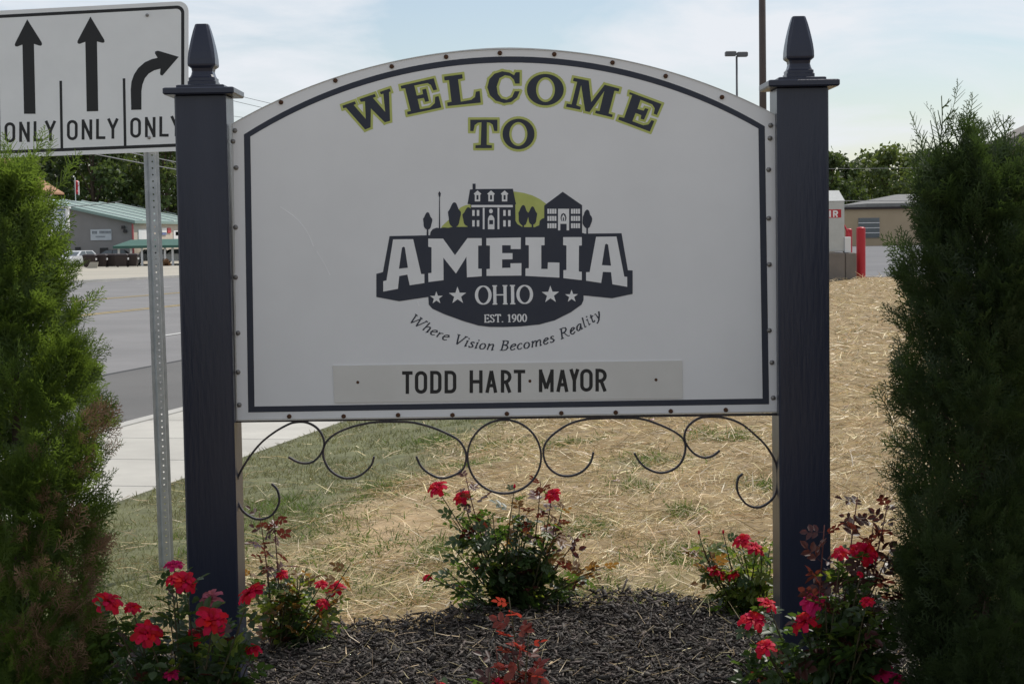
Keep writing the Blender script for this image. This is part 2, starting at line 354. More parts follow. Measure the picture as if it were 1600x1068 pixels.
far = (SS > 60)[..., None]; cc = np.where(far, np.array([.22, .21, .12]), cc); cc = np.where((QQ < Q_FAR)[..., None], np.array([.33, .30, .24]), cc)
ca = me.color_attributes.new('soil', 'FLOAT_COLOR', 'POINT'); ca.data.foreach_set('color', np.concatenate([cc, np.ones_like(cc[..., :1])], -1).reshape(-1).astype(np.float32))
tag(link('ground', me, None, M['soil']), kind='structure')

def strip(name, q0, q1, s0, s1, zf, m, n=60, thick=0, parent=None, kind='structure'):
    ss = [s0 + (s1 - s0) * (i / n) ** 1.6 for i in range(n + 1)]; mb = MB(); rings = []
    for s in ss:
        a = xy(q0, s); b = xy(q1, s); z = float(zf(s))
        rings.append([(a[0], a[1], z), (b[0], b[1], z)] + ([(b[0], b[1], z - thick), (a[0], a[1], z - thick)] if thick else []))
    if thick: mb.loft(rings)
    else:
        for i in range(n): k = len(mb.v); mb.add(rings[i] + rings[i + 1], [(0, 2, 3, 1)])
    o = mb.build(name, m, parent, fix=bool(thick))
    if not thick:
        me = o.data
        if me.polygons[0].normal.z < 0: me.flip_normals()
    if kind: tag(o, kind=kind)
    return o
strip('road', Q_FAR, Q_CURB - .001, -40, 500, base, M['asphalt'])
strip('turn_lane_asphalt', -5.9, Q_CURB - .02, -40, 500, lambda s: base(s) + .004, M['asphalt_dark'])
strip('tar_joint', -6.02, -5.9, -40, 500, lambda s: base(s) + .005, M['seal'])
strip('gutter_line', Q_CURB - .10, Q_CURB - .02, -40, 500, lambda s: base(s) + .008, M['seal'])
for qa in (-15.4, -15.7, -20.8, -21.1): strip('yellow_line', qa - .12, qa + (.02 if qa in (-15.4, -20.8) else -.02), -40, 500, lambda s: base(s) + .009, M['yellow'])
for s0 in np.arange(-6, 200, 9.0):
    for qa in (-9.2, -12.3, -25.2, -29.5):
        strip('lane_dash', qa - .08, qa + .08, s0, s0 + 3, lambda s: base(s) + .009, M['wpaint'], 2)
strip('kerb', Q_CURB, Q_CURB + .16, -40, 400, lambda s: base(s) + .135, M['kerb'], thick=.3)
strip('far_kerb', Q_FAR - .2, Q_FAR, -40, 400, lambda s: base(s) + .13, M['kerb'], thick=.3)
strip('far_forecourt', -90, Q_FAR - .21, -40, 400, lambda s: base(s) + .10, M['far_lot'], thick=.03)
sw = strip('sidewalk', Q_CURB + .165, -.012, -40, 200, lambda s: base(s) + .105, M['kerb'], thick=.15)
slab_w = 1.55; first = None
for i in range(44):
    s0 = -9.55 + i * slab_w; mb = MB(); e = .009; c = .008; q0, q1 = Q_CURB + .175, -.012
    def rg(ins, dz): return [(*xy(a, b), float(base(b)) + dz) for a, b in ((q0 + ins, s0 + e + ins), (q1 - ins, s0 + e + ins), (q1 - ins, s0 + slab_w - e - ins), (q0 + ins, s0 + slab_w - e - ins))]
    mb.loft([rg(0, .06), rg(0, .128 - c), rg(c, .128)]); o = mb.build('slab', M['concrete'], sw)
# car park behind the straw bank
def quadsheet(name, q0, q1, s0, s1, zf, m, n=40):
    return strip(name, q0, q1, s0, s1, zf, m, n)
quadsheet('car_park', 2.5, 90, LOT_S + .16, 150, lambda s: zlot(s) + .002, M['asphalt_lot'])
strip('car_park_kerb', 2.5, 90, LOT_S, LOT_S + .15, lambda s: zlot(s) + .035, M['kerb'], 1, .3)

# mulch bed
xs = np.linspace(-2.6, 2.6, 70); mb = MB(); rows = []
for x in xs:
    ye = float(bed_edge(x)); r = []
    for t in np.linspace(0, 1, 36):
        y = 3.6 + (ye - 3.6) * t; ed = min(1, (1 - t) / .05, t / .05, (2.6 - abs(x)) / .15)
        r.append((x, y, float(gz(x, y)) - .02 + .055 * max(0, ed) ** .5 + .012 * math.sin(x * 9 + y * 4) * ed))
    rows.append(r)
V = np.array(rows); n1, n2 = V.shape[:2]; ix = np.arange(n1 * n2).reshape(n1, n2)
me = np_mesh('mulch_bed', V.reshape(-1, 3), np.stack([ix[:-1, :-1], ix[1:, :-1], ix[1:, 1:], ix[:-1, 1:]], -1).reshape(-1, 4), True)
tag(link('mulch_bed', me, None, M['mulch_bed']), kind='structure')
def bedz(x, y): return gz(x, y) + .038 + .012 * np.sin(x * 9 + y * 4)
def chips(name, n, ylo, m, lw, kindlabel, flat=.5, zup=.004):
    x = rng.uniform(-2.3, 2.3, n * 2); y = rng.uniform(ylo, 7.35, n * 2); k = (y < bed_edge(x) + rng.normal(0, .035, n * 2)) & (abs(x) < 2.5); x, y = x[k][:n], y[k][:n]; n = len(x)
    T = np.array([(-.5, -.5, -.5), (.5, -.32, -.5), (.42, .5, -.5), (-.4, .38, -.5), (-.44, -.4, .5), (.4, -.4, .45), (.5, .3, .5), (-.5, .45, .4)])
    Fc = [(3, 2, 1, 0), (4, 5, 6, 7), (0, 1, 5, 4), (1, 2, 6, 5), (2, 3, 7, 6), (3, 0, 4, 7)]
    ln = rng.uniform(*lw[0], n) * rng.choice([.3, .55, 1, 1.7], n, p=[.3, .35, .25, .1]); wd = rng.uniform(*lw[1], n) * rng.choice([.45, .8, 1.5], n, p=[.45, .4, .15]); hh = wd * rng.uniform(.2, .7, n)
    az = rng.uniform(0, 6.28, n); tl = rng.normal(0, .42, n); d = np.stack([np.cos(az) * np.cos(tl), np.sin(az) * np.cos(tl), np.sin(tl)], 1)
    Rm = frames(d, rng.normal(0, .9, n)); S = np.stack([ln, wd, hh], 1)
    V = np.einsum('nij,nkj->nki', Rm, T[None] * S[:, None, :]) + np.stack([x, y, bedz(x, y) + rng.uniform(0, 1, n) ** 2 * .028 + zup], 1)[:, None, :]
    Fa = (np.array(Fc)[None] + (np.arange(n) * 8)[:, None, None]).reshape(-1, 4)
    o = link(name, np_mesh(name, V.reshape(-1, 3), Fa), None, m); return tag(o, kindlabel, 'mulch', kind='stuff')
chips('mulch_chips', 30000, 5.7, M['mulch'], ((.018, .05), (.005, .013)), 'dark shredded bark mulch spread around the welcome sign')
chips('front_mulch_chips', 5000, 4.2, M['mulch'], ((.02, .05), (.006, .014)), 'dark shredded bark mulch in front of the welcome sign')

# straw, turf and weeds: ribbons lying on or standing out of the ground
def field(n, ymin, ymax, p=1.5):
    t = rng.uniform(0, 1, n); a = 1 - p; y = (ymin ** a + t * (ymax ** a - ymin ** a)) ** (1 / a)
    x = rng.uniform(-1, 1, n) * (y * .30 + 1.0); return x, y
def ribbons(x, y, z, az, tilt, ln, wd, bend, roll):
    n = len(x); d = np.stack([np.cos(az) * np.cos(tilt), np.sin(az) * np.cos(tilt), np.sin(tilt)], 1); Rm = frames(d, roll)
    T = np.zeros((n, 6, 3)); l = ln[:, None]
    T[:, 0] = np.stack([0 * ln, -wd / 2, 0 * ln], 1); T[:, 1] = np.stack([0 * ln, wd / 2, 0 * ln], 1)
    T[:, 2] = np.stack([ln * .5, -wd / 2.1, bend * ln], 1); T[:, 3] = np.stack([ln * .5, wd / 2.1, bend * ln], 1)
    T[:, 4] = np.stack([ln, -wd * .15, 0 * ln], 1); T[:, 5] = np.stack([ln, wd * .15, 0 * ln], 1)
    V = np.einsum('nij,nkj->nki', Rm, T) + np.stack([x, y, z], 1)[:, None, :]
    Fc = np.array([(0, 2, 3, 1), (2, 4, 5, 3)]); Fa = (Fc[None] + (np.arange(n) * 6)[:, None, None]).reshape(-1, 4)
    return V.reshape(-1, 3), Fa
x, y = field(150000, 5.9, 37.5); q, s = qs(x, y)
k = (q > .1) & (s < LOT_S - .1) & ~in_bed(x, y) & (rng.uniform(0, 1, len(x)) > np.maximum(lawniness(x, y) * .93, spot(x, y, DIRT) * .8)); x, y = x[k], y[k]; n = len(x)
far = np.clip(y / 9, 1, 2.4); az = .45 + .8 * np.sin(x * 1.3 + y * .9) * np.sin(y * 1.7) + rng.normal(0, .7, n) + rng.choice([0, math.pi], n)
V, Fa = ribbons(x, y, gz(x, y) + (.002 + .05 * rng.uniform(0, 1, n) ** 2 * (.25 + wob(x * 2.6 + np.sin(y * 3), y * 2.1))), az, rng.normal(.08, .22, n), rng.uniform(.04, .20, n) * rng.choice([.55, 1, 1.25], n), rng.uniform(.0018, .0046, n) * far, rng.normal(0, .10, n), rng.normal(0, .8, n))
tag(link('straw_cover', np_mesh('straw_cover', V, Fa), None, M['straw']), 'pale dry straw strewn over the bank behind the sign', 'straw', kind='stuff')
# straw blown onto the mulch
n = 1500; x = rng.uniform(-2, 2, n); y = rng.uniform(5.4, 7.2, n); k = y < bed_edge(x); x, y = x[k], y[k]; n = len(x)
V, Fa = ribbons(x, y, bedz(x, y) + rng.uniform(.012, .03, n), rng.uniform(0, 6.28, n), rng.normal(.1, .35, n), rng.uniform(.015, .10, n), rng.uniform(.0014, .0034, n), rng.normal(0, .04, n), rng.normal(0, .6, n))
tag(link('loose_straw', np_mesh('loose_straw', V, Fa), None, M['straw']), 'loose straw stalks blown onto the dark mulch', 'straw', kind='stuff')
x, y = field(150000, 6.5, 34); q, s = qs(x, y); lw = lawniness(x, y)
k = (q > .03) & (s < LOT_S - .1) & ~in_bed(x, y) & (rng.uniform(0, 1, len(x)) < np.maximum(lw, .09 * wob(x * 1.3, y * 1.1) ** 2 * 2)); x, y = x[k][:75000], y[k][:75000]; n = len(x); far = np.clip(y / 9, 1, 2.2)
V, Fa = ribbons(x, y, gz(x, y) - .004, rng.uniform(0, 6.28, n), rng.normal(.85, .3, n), rng.uniform(.025, .065, n), rng.uniform(.0025, .0045, n) * far, rng.normal(.12, .08, n), rng.uniform(0, 6.28, n))
tag(link('lawn_grass', np_mesh('lawn_grass', V, Fa), None, M['grass']), 'short dry turf between the pavement and the straw', 'grass', kind='stuff')
Xs, Ys = [], []
for p, a, b in GS:
    m_ = int(2600 * min(1, a * b * 4.4 * 1.6 + .12)); Xs.append(rng.normal(p.x, a * .75, m_)); Ys.append(rng.normal(p.y, b * 2.2, m_))
x, y = np.concatenate(Xs), np.concatenate(Ys); q, s = qs(x, y); k = (q > .05) & ~in_bed(x, y) & (wob(x * 2.3, y * 1.9) + rng.normal(0, .18, len(x)) > .42); x, y = x[k], y[k]; n = len(x)
V, Fa = ribbons(x, y, gz(x, y) - .003, rng.uniform(0, 6.28, n), rng.normal(.6, .4, n), rng.uniform(.025, .075, n), rng.uniform(.003, .008, n), rng.normal(.15, .08, n), rng.uniform(0, 6.28, n))
tag(link('weed_tufts', np_mesh('weed_tufts', V, Fa), None, M['weed']), 'bright green weed tufts sprouting through the straw', 'weeds', kind='stuff')
# a few pale petals on the straw
for u, v, r, lb in ((962, 757, .024, 'white and pink fallen petal on the straw, the largest'), (1077, 677, .02, 'small pale scrap on the straw below the right scroll'), (1019, 660, .017, 'tiny pale scrap on the straw close under the board edge')):
    p = hit(u, v); mb = MB(); pts = []
    ring = [[p + Vector((r * f * math.cos(t) * (1.0 + .15 * math.sin(3 * t)), r * f * .8 * math.sin(t), .022 + .006 * f * f + .004 * math.sin(2 * t) * f)) for t in [2 * math.pi * k / 12 for k in range(12)]] for f in (.05, .5, 1.0)]
    low = [[q_ - Vector((0, 0, .0025)) for q_ in rg_] for rg_ in ring]
    mb.loft(ring + low[::-1]); tag(mb.build('fallen_petal', M['scrap'], None, True, origin=p), lb, 'petal')

# ================================================================ WELCOME SIGN
YF, YB = 6.0, 6.05; PW = .172
sx0 = at_y(787, 1100, YF).x
sign = thing('welcome_sign', (sx0, 6.06, float(gz(sx0, 6.06))), 'white arched town welcome board between two dark navy posts', 'sign')
for u in (324, 1257):
    px = at_y(u, 600, YF).x; zt = at_y(u, 147 if u < 700 else 135, YF).z; g = float(gz(px, YF + PW / 2))
    post = MB().box((px - PW / 2, YF, g - .25), (px + PW / 2, YF + PW, zt), .006).build('post', M['navy'], sign)
    cy = YF + PW / 2; a = .118
    def sq(h, z, c=0): return [(px - h + c, cy - h, z), (px + h - c, cy - h, z), (px + h, cy - h + c, z), (px + h, cy + h - c, z), (px + h - c, cy + h, z), (px - h + c, cy + h, z), (px - h, cy + h - c, z), (px - h, cy - h + c, z)]
    MB().loft([sq(a - .004, zt - .002, .004), sq(a, zt + .003, .003), sq(a, zt + .018, .003), sq(a - .004, zt + .021, .004)]).build('post_cap', M['navy'], post)
    z1 = zt + .0205
    MB().loft([sq(.080, z1, .003), sq(.080, z1 + .010, .003), sq(.076, z1 + .012, .003)]).build('cap_block', M['navy'], post)
    z1 += .0118
    prof = [(.047, 0), (.047, .014), (.044, .016), (.044, .026), (.040, .029), (.0365, .036), (.034, .048), (.036, .058), (.0455, .066), (.0465, .072), (.0460, .090), (.0435, .112), (.0395, .136), (.0345, .160), (.0285, .184), (.0225, .203), (.0205, .207)]
    MB().loft([sq(h, z1 + z, min(.004 + .05 * z, h * .3)) for h, z in prof]).build('finial', M['navy'], post)
cxp, ytop = 786, 77.5
def unroll(dx, dy): return (cxp + dx * math.cos(ROLL) + dy * math.sin(ROLL), ytop + 4 - dx * math.sin(ROLL) + dy * math.cos(ROLL) - 4)
def arc(x0, x1, Rr, apex, n=40): return [unroll(x, apex + Rr - math.sqrt(Rr * Rr - x * x)) for x in np.linspace(x0, x1, n)]
hw, bot = 424, 571
outl = [unroll(-hw, bot)] + arc(-hw, hw, 876, 0, 48) + [unroll(hw, bot)]
P3 = [at_y(u, v, YB) for u, v in outl]
panel = MB().prism(P3, (0, .03, 0)).build('panel', M['board'], sign)
tops = [p + Vector((0, -.0015, 0)) for p in P3]
# thin raised edge trim round the board
ctr = Vector((sum(p.x for p in P3) / len(P3), YB, sum(p.z for p in P3) / len(P3)))
tr = MB(); n = len(P3)
ring = lambda k, dy: [Vector((p.x, YB + dy, p.z)) + (p - ctr).normalized() * k for p in P3]
def loopstrip(mb, rings):
    n = len(rings[0]); vs = [p for r in rings for p in r]; m = len(rings); fs = []
    for i in range(m):
        for j in range(n): fs.append((i * n + j, i * n + (j + 1) % n, ((i + 1) % m) * n + (j + 1) % n, ((i + 1) % m) * n + j))
    mb.add(vs, fs)
loopstrip(tr, [ring(.0005, -.003), ring(.006, -.003), ring(.006, .034), ring(.0005, .034)])
tr.build('edge_trim', M['alu'], sign)
# navy border line
pr = Print(YB - .0008)
sx = 407
def bord(sx, apex, Rr, b): return [unroll(-sx, b)] + arc(-sx, sx, Rr, apex, 44) + [unroll(sx, b)]
pr.poly(bord(sx, 11, 776, bot - 11), [bord(sx - 10, 20.5, 776, bot - 20)])
pr.build('border_line', M['film'], panel)
# bolts
bm_ = MB().lathe([(.0085, 0), (.0082, .003), (.006, .0055), (.002, .007), (.0005, .0072)], n=10, axis='y'); bo = bm_.build('bolt', M['bolt'], panel); meb = bo.data; bpy.data.objects.remove(bo)
bm_ = MB().lathe([(.0080, 0), (.0078, .004), (.0055, .006), (.0005, .0065)], n=8, axis='y'); bo = bm_.build('bolt', M['rust'], panel); mer = bo.data; bpy.data.objects.remove(bo)
# (meshes above were built relative to the sign's foot: shift them back)
for me_ in (meb, mer):
    for v in me_.vertices: v.co += wl(sign)
side_b = [(367, 204), (364, 221), (369, 262), (368, 355), (368, 433), (372, 520), (372, 581), (374, 632), (1204, 196), (1203, 216), (1201, 265), (1201, 341), (1202, 413), (1202, 516), (1206, 566), (1208, 621)]
edge_b = [(439, 160), (524, 126), (612, 104), (697, 89), (781, 83), (866, 85), (957, 98), (1040, 119), (1128, 152), (452, 650), (537, 650), (622, 648), (707, 648), (792, 646), (877, 645), (962, 644), (1048, 642), (1134, 640)]
for lst, me_ in ((side_b, meb), (edge_b, mer)):
    for u, v in lst:
        o = bpy.data.objects.new('bolt', me_); COL.objects.link(o); o.parent = panel; o.location = at_y(u, v, YB - .0003) - wl(panel)
# --- WELCOME TO
A8 = lambda p: Z(520, 100, 8, p); A2 = lambda p: Z(720, 95, 7.1176, p); A3 = lambda p: Z(870, 100, 8.2167, p); A4 = lambda p: Z(500, 80, 2.7586, p)
wel = [
 (A8([(120, 522), (275, 468), (290, 500), (262, 514), (412, 688), (402, 468), (350, 475), (332, 440), (525, 375), (540, 410), (502, 425), (655, 600), (632, 372), (600, 382), (588, 350), (710, 308), (725, 345), (703, 352), (716, 710), (650, 730), (476, 557), (472, 792), (405, 820), (165, 547), (130, 556)]), []),
 (A8([(848, 275), (1262, 180), (1303, 322), (1258, 332), (1225, 262), (1185, 240), (1018, 270), (1050, 397), (1128, 378), (1118, 322), (1165, 310), (1203, 465), (1155, 475), (1138, 425), (1060, 440), (1090, 568), (1215, 546), (1275, 490), (1280, 412), (1322, 402), (1357, 545), (935, 635), (928, 598), (975, 588), (905, 305), (855, 310)]), []),
 (A4([(535, 110), (613, 100), (615, 118), (595, 122), (607, 218), (652, 210), (668, 198), (672, 175), (688, 172), (693, 222), (550, 237), (548, 222), (567, 218), (556, 125), (537, 127)]), []),
 (A2([(655, 255), (605, 255), (590, 210), (550, 172), (490, 162), (430, 195), (398, 290), (412, 370), (450, 420), (510, 435), (570, 405), (600, 340), (655, 340), (625, 410), (560, 460), (480, 472), (390, 445), (325, 385), (295, 297), (318, 205), (375, 145), (460, 118), (540, 132), (592, 162), (612, 128), (655, 128)]), []),
 (A2(ell(940, 322, 205, 175)), [A2(ell(942, 322, 105, 137))]),
 (A3([(218, 178), (410, 215), (442, 490), (615, 268), (805, 318), (795, 355), (740, 345), (665, 635), (718, 652), (710, 685), (492, 632), (500, 598), (548, 605), (610, 350), (420, 618), (365, 605), (312, 270), (250, 530), (308, 552), (300, 588), (118, 550), (128, 508), (190, 520), (262, 232), (208, 220)]), []),
 (A3([(935, 362), (1345, 515), (1285, 655), (1245, 640), (1258, 570), (1225, 520), (1075, 460), (1035, 578), (1115, 600), (1135, 568), (1178, 580), (1120, 715), (1078, 705), (1085, 658), (1012, 630), (970, 735), (1110, 788), (1180, 775), (1215, 722), (1252, 732), (1195, 868), (788, 715), (802, 680), (865, 692), (968, 402), (930, 392)]), []),
 (A2([(105, 655), (407, 655), (407, 782), (372, 782), (355, 712), (325, 690), (290, 684), (288, 935), (345, 940), (345, 972), (163, 972), (163, 940), (222, 935), (230, 684), (190, 690), (155, 715), (140, 782), (105, 782)]), []),
 (A2(ell(642, 815, 178, 170)), [A2(ell(640, 815, 100, 132))])]
ol = Print(YB - .0005); lt = Print(YB - .0009)
for p, h in wel:
    ol.segs(p, 7.2)
    for q_ in h: ol.segs(q_, 7.2)
    lt.poly(p, h)
ol.build('lime_outline', M['lime'], panel); lt.build('welcome_lettering', M['film'], panel)
# --- emblem
E6 = lambda p: Z(650, 280, 5.714, p); R4 = lambda p: Z(580, 350, 6.2818, p); R5 = lambda p: Z(790, 350, 6.281, p)
Print(YB - .0004).poly(E6([(222, 440), (235, 415), (290, 365), (345, 300), (400, 250), (440, 233), (480, 226), (600, 180), (800, 110), (880, 110), (960, 122), (1040, 145), (1110, 180), (1170, 225), (1170, 440)])).build('lime_hill', M['lime'], panel)
dk = Print(YB - .0008)
dk.poly(R4([(180, 118), (560, 110)]) + R5([(840, 93), (1138, 90), (1200, 452), (1247, 455), (1247, 685), (1045, 728), (765, 700), (765, 745), (745, 790), (640, 865), (480, 945), (330, 985), (150, 1003)]) + R4([(1300, 1010), (1160, 1008), (1050, 995), (900, 950), (720, 885), (600, 830), (565, 790), (560, 715), (275, 757), (50, 715), (50, 488), (115, 470)]))
sky_l = E6([(60, 540), (125, 505), (130, 470), (150, 445), (185, 432), (215, 438), (240, 430), (290, 433), (330, 425), (460, 425), (488, 400), (488, 224), (460, 222), (482, 92), (505, 90), (505, 40), (532, 40), (532, 88), (865, 85), (893, 222), (886, 226), (888, 370), (905, 400), (950, 427), (1060, 428), (1100, 410), (1105, 372), (1125, 352), (1145, 345), (1145, 235), (1310, 112), (1483, 232), (1483, 478), (1500, 482), (1560, 540)])
dk2 = Print(YB - .0010); dk2.poly(sky_l)
for cx, cy, rx, ry, tb in ((103, 372, 40, 78, 510), (342, 318, 56, 112, 440), (468, 335, 52, 85, 430), (957, 322, 44, 92, 430), (1040, 325, 40, 82, 430), (1528, 355, 42, 84, 500)):
    dk2.poly(E6([(cx + (rx * (1 + .08 * math.sin(5 * t + cx)) * math.cos(t)) * (1 - .25 * (math.sin(t) < -.3)), cy + ry * math.sin(t)) for t in [2 * math.pi * k / 26 for k in range(26)]]))
    dk2.poly(E6([(cx - 7, cy + ry - 12), (cx + 7, cy + ry - 12), (cx + 8, tb), (cx - 8, tb)]))
dk2.poly(E6([(207, 150), (213, 150), (216, 440), (204, 440)])).poly(E6([(198, 128), (210, 105), (222, 128), (216, 158), (204, 158)]))
dk.build('emblem_banner', M['film'], panel); dk2.build('emblem_skyline', M['film'], panel)
wf = Print(YB - .0013)
for p, h in ((R4([(215, 150), (412, 148), (490, 490), (522, 490), (522, 578), (378, 600), (355, 495), (275, 510), (262, 635), (118, 662), (118, 560), (150, 552)]), [R4([(318, 222), (302, 230), (272, 438), (360, 428), (330, 228)])]),
    (R4([(560, 143), (705, 143), (822, 305), (945, 138), (1085, 138), (1085, 210), (1050, 212), (1050, 438), (1085, 438), (1085, 512), (940, 522), (935, 320), (832, 485), (708, 330), (710, 550), (562, 568), (560, 482), (592, 478), (592, 228), (560, 222)]), []),
    ([(759.9, 372), (813.9, 371), (813.6, 389), (798, 389), (798, 383.1), (784.6, 383.1), (784.6, 395.4), (800.8, 395.4), (800.8, 404.9), (784.6, 405.2), (784.6, 418.5), (797.6, 418.1), (797.6, 411.3), (814.7, 411), (814.7, 430.4), (760.2, 430.9), (760.2, 420.4), (765.5, 419.7), (765.5, 383.7), (759.9, 383.4)], []),
    (R5([(195, 130), (382, 130), (382, 208), (350, 208), (350, 440), (412, 440), (415, 375), (528, 378), (528, 525), (195, 508), (195, 435), (228, 432), (228, 208), (195, 205)]), []),
    (R5([(565, 128), (748, 128), (748, 210), (720, 212), (718, 465), (748, 468), (748, 550), (567, 530), (567, 452), (597, 450), (597, 210), (565, 207)]), []),
    (R5([(888, 125), (1088, 122), (1165, 515), (1193, 517), (1193, 615), (1048, 590), (1035, 472), (955, 468), (938, 577), (790, 555), (790, 472), (825, 470)]), [R5([(990, 193), (976, 202), (945, 402), (1035, 408), (1006, 203)])])):
    wf.poly(p, h)
wf.build('town_lettering', M['white_film'], panel); wf = Print(YB - .0013)
for cx, cy, r in [(*R4([(640, 724)])[0], 10.4), (*R4([(848, 702)])[0], 14.2), (*R5([(440, 692)])[0], 14.2), (*R5([(648, 708)])[0], 10.4)]:
    Print(YB - .0013).poly([(cx + (r if k % 2 == 0 else r * .40) * math.sin(k * math.pi / 5 - ROLL), cy - (r if k % 2 == 0 else r * .40) * math.cos(k * math.pi / 5 - ROLL)) for k in range(10)]).build('star', M['white_film'], panel)
# houses: white details
def rct(x0, y0, x1, y1): return E6([(x0, y0), (x1, y0), (x1, y1), (x0, y1)])
wf.poly(rct(494, 230, 864, 250))
for a, b in ((596, 612), (728, 744)): wf.poly(rct(a, 255, b, 446))
for xx in (502, 543, 779, 822):
    for yy in (275, 366): wf.poly(rct(xx, yy, xx + 22, yy + (52 if yy < 300 else 56)))
wf.poly(E6(ell(669, 285, 17, 20, 14)))
wf.poly(E6([(642, 446), (642, 352), (652, 328), (670, 318), (688, 328), (700, 352), (700, 446)]), [rct(654, 365, 688, 402)])
for cx in (549, 670, 791): wf.poly(E6([(cx - 24, 198), (cx - 24, 140), (cx - 34, 130), (cx, 100), (cx + 34, 130), (cx + 24, 140), (cx + 24, 198)]), [rct(cx - 9, 142, cx + 9, 182)])
wf.build('house_details', M['white_film'], panel); wf = Print(YB - .0013)
for x0 in (1173, 1384):
    for yy in (264, 328, 393):
        for k in range(4): wf.poly(rct(x0 + k * 21, yy, x0 + k * 21 + 17, yy + 44))
wf.poly(E6([(1268, 264), (1367, 264), (1367, 456), (1345, 456), (1345, 398), (1288, 398), (1288, 456), (1268, 456)]), [E6([(1296, 372), (1290, 345), (1298, 312), (1316, 302), (1334, 312), (1344, 345), (1338, 372)])])
wf.poly(E6([(1302, 370), (1300, 340), (1316, 312), (1332, 340), (1330, 370), (1322, 370), (1320, 340), (1312, 340), (1310, 370)]))
# serif lettering engine (pen strokes: verticals thick, horizontals thin); unit = cap height, y down
def arcp(cx, cy, rx, ry, a0, a1, n=12): return [(cx + rx * math.cos(R_(a0 + (a1 - a0) * k / n)), cy + ry * math.sin(R_(a0 + (a1 - a0) * k / n))) for k in range(n + 1)]
SER = {
 'O': (.86, [arcp(.43, .5, .37, .47, 0, 360, 28)]), 'H': (.92, [[(.18, 0), (.18, 1)], [(.74, 0), (.74, 1)], [(.18, .5), (.74, .5)], [(.05, .02), (.31, .02)], [(.05, .98), (.31, .98)], [(.61, .02), (.87, .02)], [(.61, .98), (.87, .98)]]),
 'I': (.42, [[(.21, 0), (.21, 1)], [(.07, .02), (.35, .02)], [(.07, .98), (.35, .98)]]),
 'E': (.66, [[(.17, 0), (.17, 1)], [(.04, .03), (.56, .03), (.57, .2)], [(.17, .49), (.46, .49)], [(.46, .38), (.46, .6)], [(.04, .97), (.58, .97), (.61, .78)]]),
 'S': (.56, [[(.46, .26), (.42, .09), (.27, .02), (.12, .1), (.09, .26), (.2, .42), (.36, .54), (.47, .7), (.43, .9), (.27, .98), (.12, .92), (.07, .74)]]),
 'T': (.66, [[(.33, 0), (.33, 1)], [(.04, .22), (.06, .03), (.6, .03), (.62, .22)], [(.2, .98), (.46, .98)]]), '.': (.3, [[(.14, .88), (.14, 1.0)]]),
 '1': (.5, [[(.27, 0), (.27, 1)], [(.1, .18), (.27, .03)], [(.12, .98), (.42, .98)]]), '0': (.56, [arcp(.28, .5, .2, .47, 0, 360, 22)]),
 '9': (.56, [arcp(.28, .33, .19, .3, 0, 360, 18), [(.47, .33), (.45, .62), (.33, .86), (.12, .98)]]), ' ': (.3, []),
 'W': (1.15, [[(.12, 0), (.32, 1)], [(.32, 1), (.62, .05)], [(.58, 0), (.76, 1)], [(.76, 1), (1.08, .02)], [(.0, .02), (.24, .02)], [(.46, .02), (.7, .02)], [(.98, .02), (1.18, .02)]]),
 'V': (.78, [[(.12, 0), (.36, 1)], [(.36, 1), (.72, .02)], [(0, .02), (.25, .02)], [(.6, .02), (.84, .02)]]),
 'B': (.66, [[(.17, 0), (.17, 1)], [(.04, .02), (.34, .02), (.5, .1), (.52, .27), (.44, .42), (.17, .47)], [(.3, .47), (.5, .53), (.58, .72), (.5, .91), (.34, .98), (.04, .98)]]),
 'R': (.72, [[(.17, 0), (.17, 1)], [(.04, .02), (.34, .02), (.52, .1), (.55, .27), (.46, .44), (.17, .5)], [(.34, .5), (.62, .96), (.76, .98)], [(.06, .98), (.3, .98)]]),
 'h': (.55, [[(.12, -.02), (.12, 1)], [(.12, .62), (.26, .42), (.4, .4), (.45, .52), (.45, .98), (.54, .93)]]), 'e': (.46, [[(.08, .7), (.3, .62), (.42, .52), (.36, .4), (.24, .4), (.1, .55), (.07, .78), (.15, .96), (.28, .98), (.42, .86)]]),
 'r': (.38, [[(.1, .42), (.12, 1)], [(.12, .64), (.24, .44), (.38, .42)]]), 'i': (.27, [[(.04, .46), (.13, .40), (.13, .96), (.24, .92)], [(.14, .08), (.14, .2)]]),
 's': (.38, [[(.34, .5), (.26, .4), (.13, .44), (.11, .56), (.28, .72), (.34, .85), (.25, .97), (.1, .97), (.05, .86)]]), 'o': (.50, [arcp(.25, .69, .19, .29, 0, 360, 20)]),
 'n': (.56, [[(.04, .46), (.12, .40), (.12, 1)], [(.12, .62), (.27, .42), (.41, .4), (.45, .52), (.45, .97), (.55, .92)]]), 'c': (.43, [[(.38, .5), (.3, .4), (.19, .42), (.08, .58), (.07, .8), (.16, .96), (.28, .97), (.4, .86)]]),
 'm': (.84, [[(.04, .46), (.12, .40), (.12, 1)], [(.12, .62), (.26, .42), (.38, .42), (.41, .52), (.41, 1)], [(.41, .62), (.55, .42), (.68, .4), (.72, .52), (.72, .97), (.82, .92)]]),
 'a': (.52, [[(.42, .42), (.26, .4), (.11, .54), (.07, .78), (.15, .96), (.28, .9), (.42, .6)], [(.44, .4), (.42, .94), (.53, .92)]]), 'l': (.27, [[(.12, -.02), (.12, .94), (.24, .92)]]),
 't': (.33, [[(.15, .2), (.14, .92), (.22, .98), (.32, .9)], [(.03, .42), (.32, .42)]]), 'y': (.48, [[(.05, .42), (.14, .42), (.24, .94)], [(.45, .4), (.38, .72), (.22, 1.1), (.05, 1.28), (-.02, 1.22)]])}
